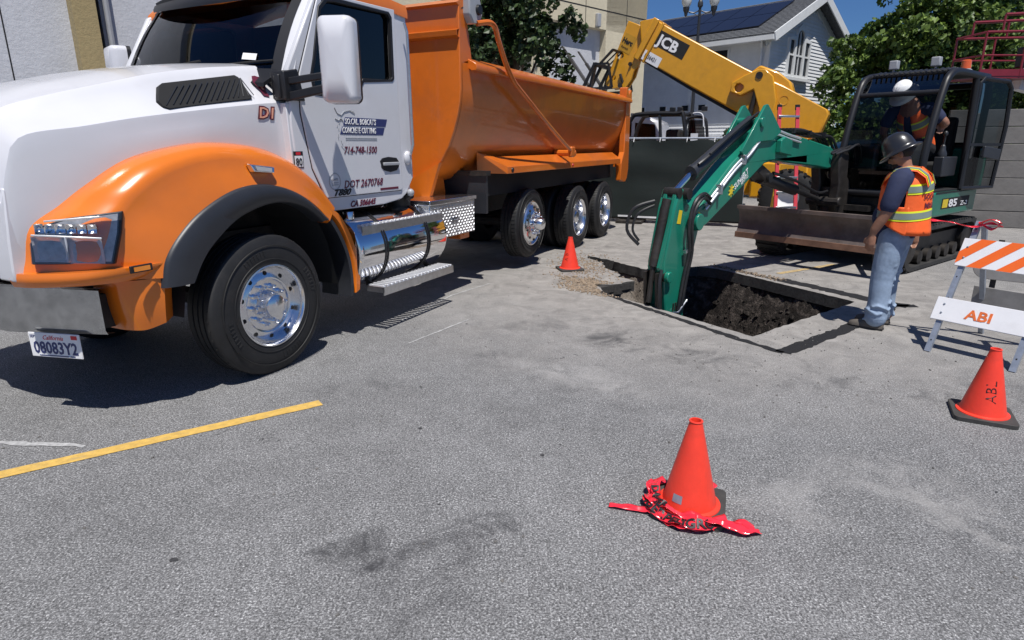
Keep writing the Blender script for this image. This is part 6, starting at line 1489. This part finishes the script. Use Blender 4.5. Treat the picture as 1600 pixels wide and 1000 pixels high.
# local x along the boards, y away from the pit side (lean direction), boards leaning back
W_ = .66; top_ = Vector((0, .56, 1.10)); tn = top_.normalized()
def bl_(x, t, d=0):     # t metres up the leaning leg
    n_ = Vector((0, -tn.z, tn.y)); return Vector((x,0,0)) + tn*t + n_*d
LT = top_.length
for x in (.02, W_-.02):
    b = MB(); b.obox(bl_(x,0), bl_(x,LT), .045, .03, (0,-tn.z,tn.y)); lg = b.build('leg', 'galv', BR)
    b = MB(); 
    for t in (.1,.3,.5,.7,1.15): b.obox(bl_(x-.0,t,.0155), bl_(x,t+.012,.0155), .01, .003, (0,-tn.z,tn.y))
    b.build('leg_hole', 'matte', lg)
def board(t0, t1, x0, x1, m, nm='board'):
    vs = [bl_(x, t, d) for x in (x0, x1) for d in (.018, .034) for t in (t0, t1)]
    return MB().add(vs, [(0,1,3,2),(4,6,7,5),(0,4,5,1),(2,3,7,6),(0,2,6,4),(1,5,7,3)]).build(nm, m, BR, bevel=.004)
b1 = board(.80,1.06,-.03,W_+.03,'boardw','striped_board')
for k in range(5):
    x0 = -.16+k*.22; pts = []
    poly = [(x0,.80),(x0+.11,.80),(x0+.26+.11,1.06),(x0+.26,1.06)]
    cl = []
    def clipx(poly, xc, keep):
        out = []
        for i in range(len(poly)):
            a_, c_ = poly[i], poly[(i+1) % len(poly)]; ia = (a_[0]-xc)*keep > 0; ic = (c_[0]-xc)*keep > 0
            if ia: out.append(a_)
            if ia != ic: t = (xc-a_[0])/(c_[0]-a_[0]); out.append((xc, a_[1]+(c_[1]-a_[1])*t))
        return out
    poly = clipx(clipx(poly, -.03, 1), W_+.03, -1)
    if len(poly) > 2: MB().add([bl_(x, t, .036) for x, t in poly], [tuple(range(len(poly)))]).build('orange_stripe', 'boardo', b1, smooth=False)
b2 = board(.29,.50,-.05,W_+.05,'boardw','lower_board')
text(b2, 'lettering', 'ABI', .118, bl_(.20,.345,.036), Vector((1,0,0)), tn, 'stencil', offset=.003, sx=1.1)
b = MB(); 
for x in (.02,W_-.02):
    for t in (.36,.44,.88,.98): q = bl_(x, t, .036); b.ball(q, .009, 8, 5)
b.build('board_bolt', 'galv', BR)
for x in (.06, W_-.06):      # rear legs
    b = MB(); b.obox((x, .56, 1.08), (x, 1.02, .0), .04, .03); b.build('rear_leg', 'galv', BR)
b = MB(); b.obox((-.02,.86,.38),(W_+.02,.86,.38),.02,.20); b.build('rear_board', 'boardg', BR, bevel=.004)
tp = empty('tape_knot', (4.12, 5.36, 0), 0, 'scrap of red tape knotted on top of the striped barricade', 'tape')
TPo = TP; TP = tp
ribbon([Vector((-.34,.22,1.10)), Vector((-.22,.14,1.09)), Vector((-.08,.05,1.06)), Vector((.02,-.03,1.10)), Vector((.10,-.06,1.07))], .04, 5)
ribbon([Vector((-.03,.05,1.10)), Vector((.03,-.04,1.05)), Vector((.06,-.08,1.11)), Vector((.0,-.03,1.13)), Vector((-.04,.03,1.08))], .045, 9)
TP = TPo
B2 = empty('barricade', (5.0, 6.30, 0), -40, 'grey weathered barricade stencilled in faded orange behind the striped one', 'barricade')
for x in (.03,1.1):
    MB().obox((x,0,0),(x,.10,.80),.05,.05).build('leg', 'iron', B2)
b = MB(); b.plate(rsq(-.16,1.2,.40,.74,.12,5), (), -.035, -.005); g2 = b.build('board', 'boardg', B2, bevel=.006)
b = MB(); b.box(-.02,1.2,-.035,-.01,.06,.27); b.build('lower_board', 'boardg', B2, bevel=.004)
text(g2, 'lettering', 'ABI', .19, (.30,-.037,.48), (1,0,0), (0,0,1), 'stencil', offset=.003, sx=1.2)
# ================================================================ PEOPLE
def limb(b, pts, rad, n=12):
    p = smoothpath(pts, 4); m_ = len(pts); rs = []
    for i in range(len(p)):
        t = i/(len(p)-1)*(m_-1); k = min(int(t), m_-2); rs.append(rad[k]*(1-(t-k))+rad[k+1]*(t-k))
    b.tube(p, rs, n)
    b.ball(p[0], rs[0]*.99, 12, 8); b.ball(p[-1], rs[-1]*.99, 12, 8)
def hand(b, wrist, d, side, curl, thumb_side):
    # d: direction fingers point; side: across knuckles; curl: direction fingers bend
    d = Vector(d).normalized(); s = Vector(side).normalized(); c = Vector(curl).normalized(); w_ = Vector(wrist)
    limb(b, [w_, w_+d*.045, w_+d*.09], [.026,.030,.028])
    for k in range(3): limb(b, [w_+d*.02+s*(-.02+.02*k), w_+d*.088+s*(-.028+.028*k)], [.017,.016], 8)
    for k, L in enumerate((.072,.080,.074,.058)):
        b0 = w_+d*.088+s*(-.033+.022*k); limb(b, [b0, b0+d*L*.42+c*.006, b0+d*L*.75+c*.028, b0+d*L*.86+c*.048], [.0098,.0092,.0085,.0072], 8)
    t0 = w_+d*.025+s*.028*thumb_side; limb(b, [t0, t0+d*.032+s*.024*thumb_side+c*.01, t0+d*.062+s*.026*thumb_side+c*.022], [.013,.0115,.009], 8)
def head(b, c, fwd, up, s=1.0):
    # skull, jaw, nose, brow, lips, ears joined into the body surface
    f = Vector(fwd).normalized(); u = Vector(up).normalized(); r_ = f.cross(u).normalized(); u = r_.cross(f)
    Mx = Matrix((r_, f, u)).transposed().to_4x4(); Mx.translation = Vector(c)
    h = MB()
    h.ball((0,-.012,.035), (.078,.098,.092), 24, 16); h.ball((0,.025,-.03), (.064,.075,.085), 20, 14); h.ball((0,.055,-.082), (.036,.036,.026), 14, 10)
    h.ball((0,.078,.022), (.056,.022,.016), 14, 8); h.tube([(0,.088,.012),(0,.108,-.022)], [.009,.016], 10); h.ball((0,.107,-.026), (.017,.013,.011), 10, 8)
    h.ball((0,.088,-.056), (.024,.012,.007), 10, 6); h.ball((0,.086,-.067), (.021,.012,.007), 10, 6)
    for s_ in (-1, 1):
        h.ball((s_*.079,-.008,-.008), (.010,.020,.032), 10, 8); h.ball((s_*.044,.062,-.018), (.024,.02,.022), 10, 8)
    h.xf(Mx @ Matrix.Scale(s, 4)); b.add(h.v, h.f); return Mx
def skull_part(Mx, fn): 
    b = MB(); fn(b); b.xf(Mx); return b
def hat(Mx, brim, m, par, s=1.0):
    b = MB(); rr = []
    for k, (sc, z) in enumerate(((.0,.172),(.35,.168),(.62,.150),(.82,.12),(.94,.08),(1.0,.03),(1.01,.012),(1.0+brim*.6,.0),(1.0+brim,-.012),(1.0+brim,-.018),(1.0+brim*.5,-.006),(.98,.004))):
        rr.append([(.112*sc*math.cos(2*PI*i/36), (.135*sc+(.018*(1 if math.sin(2*PI*i/36) > 0 else .3) if sc > 1.02 else 0))*math.sin(2*PI*i/36)-.01, z) for i in range(36)])
    b.grid(rr, wrap=True); b.xf(Mx @ Matrix.Translation((0,0,.028)) @ Matrix.Scale(s, 4)); o = b.build('hard_hat', m, par, ang=70)
    b = MB()
    for x in (0,-.03,.03): b.tube([(x,-.10,.13 if x else .135),(x,-.03,.172 if not x else .166),(x,.05,.165 if not x else .16),(x,.095,.12)], .006, 6)
    b.xf(Mx @ Matrix.Translation((0,0,.028)) @ Matrix.Scale(s, 4)); b.build('hat_ridge', m, o)
    return o
# ---- standing worker: local +x is where he faces, +y his left
P1 = empty('person', (3.68, 5.90, 0), 138, 'man in black wide brim hard hat and orange vest looking down into the pit', 'person')
b = MB()
LS, RS = (.0,.20,1.44), (-.02,-.20,1.44)
limb(b, [(0.0,0,.95),(-.02,0,1.12),(-.03,0,1.30),(-.015,0,1.45)], [.15,.155,.17,.12], 16)
limb(b, [(-.01,0,1.44),(.02,0,1.56),(.035,0,1.62)], [.075,.064,.062])
limb(b, [LS, (.03,.285,1.20), (.12,.29,.985)], [.07,.054,.040]); limb(b, [(.12,.29,.985),(.13,.288,.94)], [.036,.030])
limb(b, [RS, (-.07,-.285,1.20), (-.12,-.30,.99)], [.07,.054,.040]); limb(b, [(-.12,-.30,.99),(-.12,-.30,.93)], [.036,.030])
hand(b, (.13,.288,.935), (.12,-.02,-1), (1,0,.1), (.1,-1,0), 1)
hand(b, (-.12,-.30,.925), (.05,.02,-1), (1,0,0), (.1,1,0), 1)
for s in (1,-1): limb(b, [(.0,s*.095,.92),(.03,s*.115,.5),(-.03,s*.12,.10)], [.10,.065,.045])
M1 = head(b, (.065,0,1.665), (1,.12,-.62), (.62,0,1))
b.build('body', 'skin', P1, remesh=.0075)
skull_part(M1, lambda b: [b.ball((0,-.025,.02), (.081,.094,.085), 20, 14)]).build('hair', 'hair', P1)
skull_part(M1, lambda b: [b.box(-.062,.062,.078,.094,.0,.028), b.obox((.06,.085,.018),(.079,.0,.012),.004,.01), b.obox((-.06,.085,.018),(-.079,.0,.012),.004,.01)]).build('sunglasses', 'matte', P1, bevel=.006)
skull_part(M1, lambda b: [b.ball((0,.06,-.078), (.048,.052,.036), 14, 10)]).build('beard', 'hair', P1)
h1 = hat(M1, .27, 'hatblk', P1, 1.02)
# jeans
b = MB(); limb(b, [(.0,0,1.0),(.0,0,.90)], [.165,.165], 18)
for s in (1,-1):
    limb(b, [(-.01,s*.085,.92),(.01,s*.105,.70),(.025,s*.12,.50),(.02,s*.13,.30),(.02,s*.135,.12)], [.132,.118,.100,.094,.100], 18)
    for k in range(9):
        z = .10+.045*k*(1 if k < 5 else 1.5); a_ = random.uniform(0, 6); c = Vector((.02, s*.132, z)); b.tube([c+Vector((.108*math.cos(a_+t), .108*math.sin(a_+t), .022*math.sin(t*3))) for t in (0,.5,1.,1.5,2.)], .012, 6)
b.build('jeans', 'jeans', P1, remesh=.010)
# shirt: torso and short sleeves
b = MB(); limb(b, [(0.01,0,.93),(-.01,0,1.08),(-.03,0,1.28),(-.025,0,1.43)], [.178,.182,.185,.125], 20); b.ball((.05,0,1.08), (.17,.16,.16), 16, 12)
limb(b, [(-.025,.08,1.46),(-.01,.19,1.445),(.012,.258,1.33),(.035,.283,1.215)], [.085,.10,.085,.080], 16); limb(b, [(-.03,-.08,1.46),(-.03,-.19,1.445),(-.045,-.258,1.33),(-.05,-.288,1.215)], [.085,.10,.085,.080], 16)
limb(b, [(.01,0,1.49),(.03,0,1.53)], [.08,.072])
for k in range(7): z = .95+.06*k; b.tube([(.17*math.cos(t+k), .175*math.sin(t+k), z+.02*math.sin(3*t)) for t in (0,.4,.8,1.2,1.6)], .012, 6)
b.build('shirt', 'navy', P1, remesh=.010)
MB().lathe([(.185,.985),(.188,.99),(.188,1.02),(.185,1.025)], (0,0,0), 'z', 32).xf(Matrix.Diagonal((.93,.95,1,1))).build('belt', 'matte', P1)
# vest: open shell with flared back hem, armholes cut by the side gaps
def vshell(a0, a1, zt, zbm, off=0., n=22, m_=14):
    rows = []
    for j in range(m_+1):
        t = j/m_; r_ = []
        for i in range(n+1):
            an = R(a0 + (a1-a0)*i/n); ztop = zt(an); zz = ztop + (zbm(an)-ztop)*t
            prof_r = interp([(.9,.245),(1.0,.235),(1.15,.225),(1.3,.222),(1.40,.215),(1.46,.195),(1.52,.150),(1.56,.105)], zz)
            wide = interp([(.9,1.0),(1.2,1.02),(1.38,1.05),(1.46,1.0),(1.52,.95)], zz)
            back = max(0, -math.cos(an)); rr_ = prof_r + .045*back*interp([(.9,1.0),(1.25,.3),(1.5,.1)], zz) + .010*noise.noise(Vector((an*3, zz*5, 2)))+off + .012*math.sin(an*9)*max(0, 1.2-zz)
            r_.append((rr_*math.cos(an)*.92 - .028, rr_*math.sin(an)*wide, zz))
        rows.append(r_)
    return rows
topz = lambda an: 1.525 - .035*abs(math.sin(an)) - (.10 if abs(math.sin(an)) > .93 else 0)
def armz(an): return 1.56 - .03*abs(math.sin(an))
hem = lambda an: .945+.11*max(0, min(1, math.cos(an)+.35))
segs = [(108,252), (20,70), (-70,-20)]
vb = MB()
rows_back = vshell(104, 256, armz, hem)
vb.shell(rows_back, (.004,0,0)); v1 = vb.build('vest', 'vest', P1, ang=180)
for s in (1,-1):
    rf_ = vshell(s*12, s*72, lambda an: 1.50, hem)
    MB().shell(rf_, (-.004,0,0)).build('vest_front', 'vest', v1, ang=180)
    rs_ = vshell(s*70, s*114, lambda an: 1.20, hem)
    MB().shell(rs_, (0,-.003*s,0)).build('vest_side', 'vest', v1, ang=180)
def band(a0, a1, z0f, z1f, m, off, nm, n=40):
    rows = []
    for j in range(4):
        r_ = []
        for i in range(n+1):
            ad = a0+(a1-a0)*i/n; an = R(ad); z = z0f(ad)+(z1f(ad)-z0f(ad))*j/3
            one = vshell(ad, ad+.01, lambda a_: z, lambda a_: z-.001, off, 1, 1)[0][0]; r_.append(one)
        rows.append(r_)
    MB().grid(rows).build(nm, m, v1, ang=180)
for s in (1,-1):
    sp_ = [(-.225,1.42),(-.195,1.50),(-.12,1.555),(-.03,1.565),(.06,1.54),(.125,1.46),(.15,1.40)]
    MB().shell([[(x, s*y, z-.28*max(0,y-.06)) for y in (.065,.10,.14,.185)] for x, z in sp_], (0,0,-.004)).build('vest_shoulder', 'vest', v1, ang=180)
    for w0, w1, m_, nm_, e_ in ((.09,.16,'lime','lime_band',.004),(.105,.145,'refl','reflective_band',.007)):
        MB().grid([[(x+(-e_ if x < -.1 else e_ if x > .05 else 0), s*y, z-.28*max(0,y-.06)+e_) for y in (w0,(w0+w1)/2,w1)] for x, z in sp_]).build(nm_, m_, v1, ang=180)
bz = lambda z: (lambda ad: z + .0*ad)
for zc in (1.13, 1.39):
    a_, c_ = (106,254) if zc > 1.3 else (68,292)
    tl_ = (lambda ad, zc=zc: zc - .035*abs(math.sin(R(ad))) + (.02 if zc < 1.3 else -.0))
    band(a_, c_, lambda ad: tl_(ad)-.045, lambda ad: tl_(ad)+.045, 'lime', .004, 'lime_band'); band(a_, c_, lambda ad: tl_(ad)-.028, lambda ad: tl_(ad)+.028, 'refl', .007, 'reflective_band')
for ad in ():       # vertical shoulder bands
    rows = [[vshell(a_, a_+.01, lambda q: z, lambda q: z-.001, off_, 1, 1)[0][0] for z in (1.42,1.46,1.50,1.545)] for a_, off_ in ((ad-9,.004),(ad,.006),(ad+9,.004))]
    MB().grid(rows).build('lime_band', 'lime', v1); rows = [[vshell(a_, a_+.01, lambda q: z, lambda q: z-.001, .009, 1, 1)[0][0] for z in (1.42,1.46,1.50,1.545)] for a_ in (ad-5,ad,ad+5)]
    MB().grid(rows).build('reflective_band', 'refl', v1)
for s in (1,-1): band(s*14, s*70, lambda ad: 1.09, lambda ad: 1.15, 'refl', .007, 'reflective_band', 12)
def backtext(t_, size, z0, a_c):
    L = len(t_)*size*.55
    def bend(x, y, z):
        ad = a_c + math.degrees((x-L/2)/.26)
        return Vector(vshell(ad, ad+.01, lambda q: z0+y, lambda q: z0+y-.001, .006+z, 1, 1)[0][0])
    text(v1, 'lettering', t_, size, (0,0,0), (1,0,0), (0,0,1), 'ink', depth=.0006, bend=bend, offset=.001)
backtext('SOCAL', .072, 1.275, 165); backtext('MINI', .072, 1.195, 165)
for s in (1,-1):
    b = MB(); c = Vector((.045, s*.135, 0)); rr = []
    for x, w_, h in ((-.10,.036,.055),(-.08,.044,.085),(-.02,.046,.10),(.04,.044,.085),(.10,.047,.062),(.16,.045,.05),(.195,.030,.035),(.205,.012,.022)):
        rr.append([c+Vector((x, w_*math.cos(t), .018+max(0, h*math.sin(t)))) for t in [PI*k/10 for k in range(11)]])
    b.grid(rr); b.add([rr[0][k] for k in range(11)], [tuple(range(11))]); bt_ = b.build('boot', 'boot', P1, ang=60)
    b = MB(); b.plate([(c.x-.105,c.y-.04),(c.x-.02,c.y-.044),(c.x+.10,c.y-.05),(c.x+.19,c.y-.035),(c.x+.215,c.y),(c.x+.19,c.y+.035),(c.x+.10,c.y+.05),(c.x-.02,c.y+.044),(c.x-.105,c.y+.04)], (), 0, .02, 'z'); b.build('sole', 'black', bt_)
# ---- operator inside the cab, leaning forward and looking down; in the excavator's local axes
P2 = empty('person', (5.72, 10.03, .13), -142, 'operator in white hard hat and orange vest leaning forward in the excavator cab', 'person')
b = MB()
limb(b, [(.02,.60,1.60),(.22,.60,1.85),(.46,.60,2.06),(.55,.60,2.16)], [.15,.16,.165,.12], 16)
limb(b, [(.55,.60,2.16),(.66,.58,2.24)], [.075,.06])
limb(b, [(.48,.83,2.10),(.42,1.02,1.92),(.38,.99,1.93-.05)], [.07,.055,.045]); limb(b, [(.42,1.0,1.90),(.36,.99,1.86)], [.04,.032])
limb(b, [(.50,.37,2.08),(.50,.28,1.85),(.40,.25,1.75)], [.07,.055,.04])
hand(b, (.38,.985,1.93), (.1,-.02,-.55), (.2,-1,0), (1,0,-.3), 1); hand(b, (.40,.25,1.76), (-.6,-.1,-.6), (0,1,0), (0,0,-1), 1)
for s in (-1,1): limb(b, [(.0,.60+s*.11,1.56),(.48,.60+s*.14,1.58),(.62,.60+s*.14,1.18)], [.11,.085,.06])
M2 = head(b, (.72,.56,2.28), (.75,-.35,-.85), (.85,-.1,.6))
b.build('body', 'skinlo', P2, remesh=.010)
skull_part(M2, lambda b: [b.ball((0,-.02,.015), (.082,.097,.082), 18, 12)]).build('hair', 'hair', P2)
skull_part(M2, lambda b: [b.ball((0,-.03,-.05), (.085,.085,.06), 16, 10), b.tube([(.07,-.06,-.05),(.11,-.09,-.12)], .02)]).build('bandana', 'magenta', P2)
hat(M2, .32, 'hatwht', P2, 1.12)
b = MB(); limb(b, [(.0,.60,1.58),(.20,.60,1.84),(.44,.60,2.05),(.52,.60,2.13)], [.175,.18,.185,.13], 18)
limb(b, [(.46,.72,2.10),(.48,.84,2.10),(.44,.95,1.98)], [.085,.092,.085], 14); limb(b, [(.46,.48,2.10),(.50,.36,2.07),(.50,.30,1.92)], [.085,.092,.082], 14)
b.build('shirt', 'navy', P2, remesh=.011)
b = MB()
for s in (-1,1): limb(b, [(.0,.60+s*.10,1.55),(.46,.60+s*.14,1.58),(.60,.60+s*.14,1.2)], [.13,.105,.085])
b.build('trousers', 'matte', P2, remesh=.012)
ax0 = Vector((.0,.60,1.58)); ax1 = Vector((.54,.60,2.15)); axd = (ax1-ax0).normalized(); fx = Vector((axd.z,0,-axd.x)); sy = Vector((0,1,0))
def ov(a_, t, off=0):
    rr_ = interp([(0,.20),(.4,.205),(.7,.205),(.9,.165),(1.0,.12)], t)+off
    return ax0+(ax1-ax0)*t + fx*math.cos(R(a_))*rr_ + sy*math.sin(R(a_))*rr_*1.05
for s in (1,-1):
    MB().shell([[ov(s*a_, t/8) for a_ in range(14, 179, 11)] for t in range(0, 9)], (0,0,-.003)).build('vest', 'vest', P2, ang=180)
    for t0 in (.30,.66):
        MB().grid([[ov(s*a_, t, .006) for a_ in range(14, 179, 11)] for t in (t0, t0+.10)]).build('reflective_band', 'refl', P2, ang=180)
        for dt in (-.025,.10): MB().grid([[ov(s*a_, t, .005) for a_ in range(14, 179, 11)] for t in (t0+dt, t0+dt+.025)]).build('lime_band', 'lime', P2, ang=180)
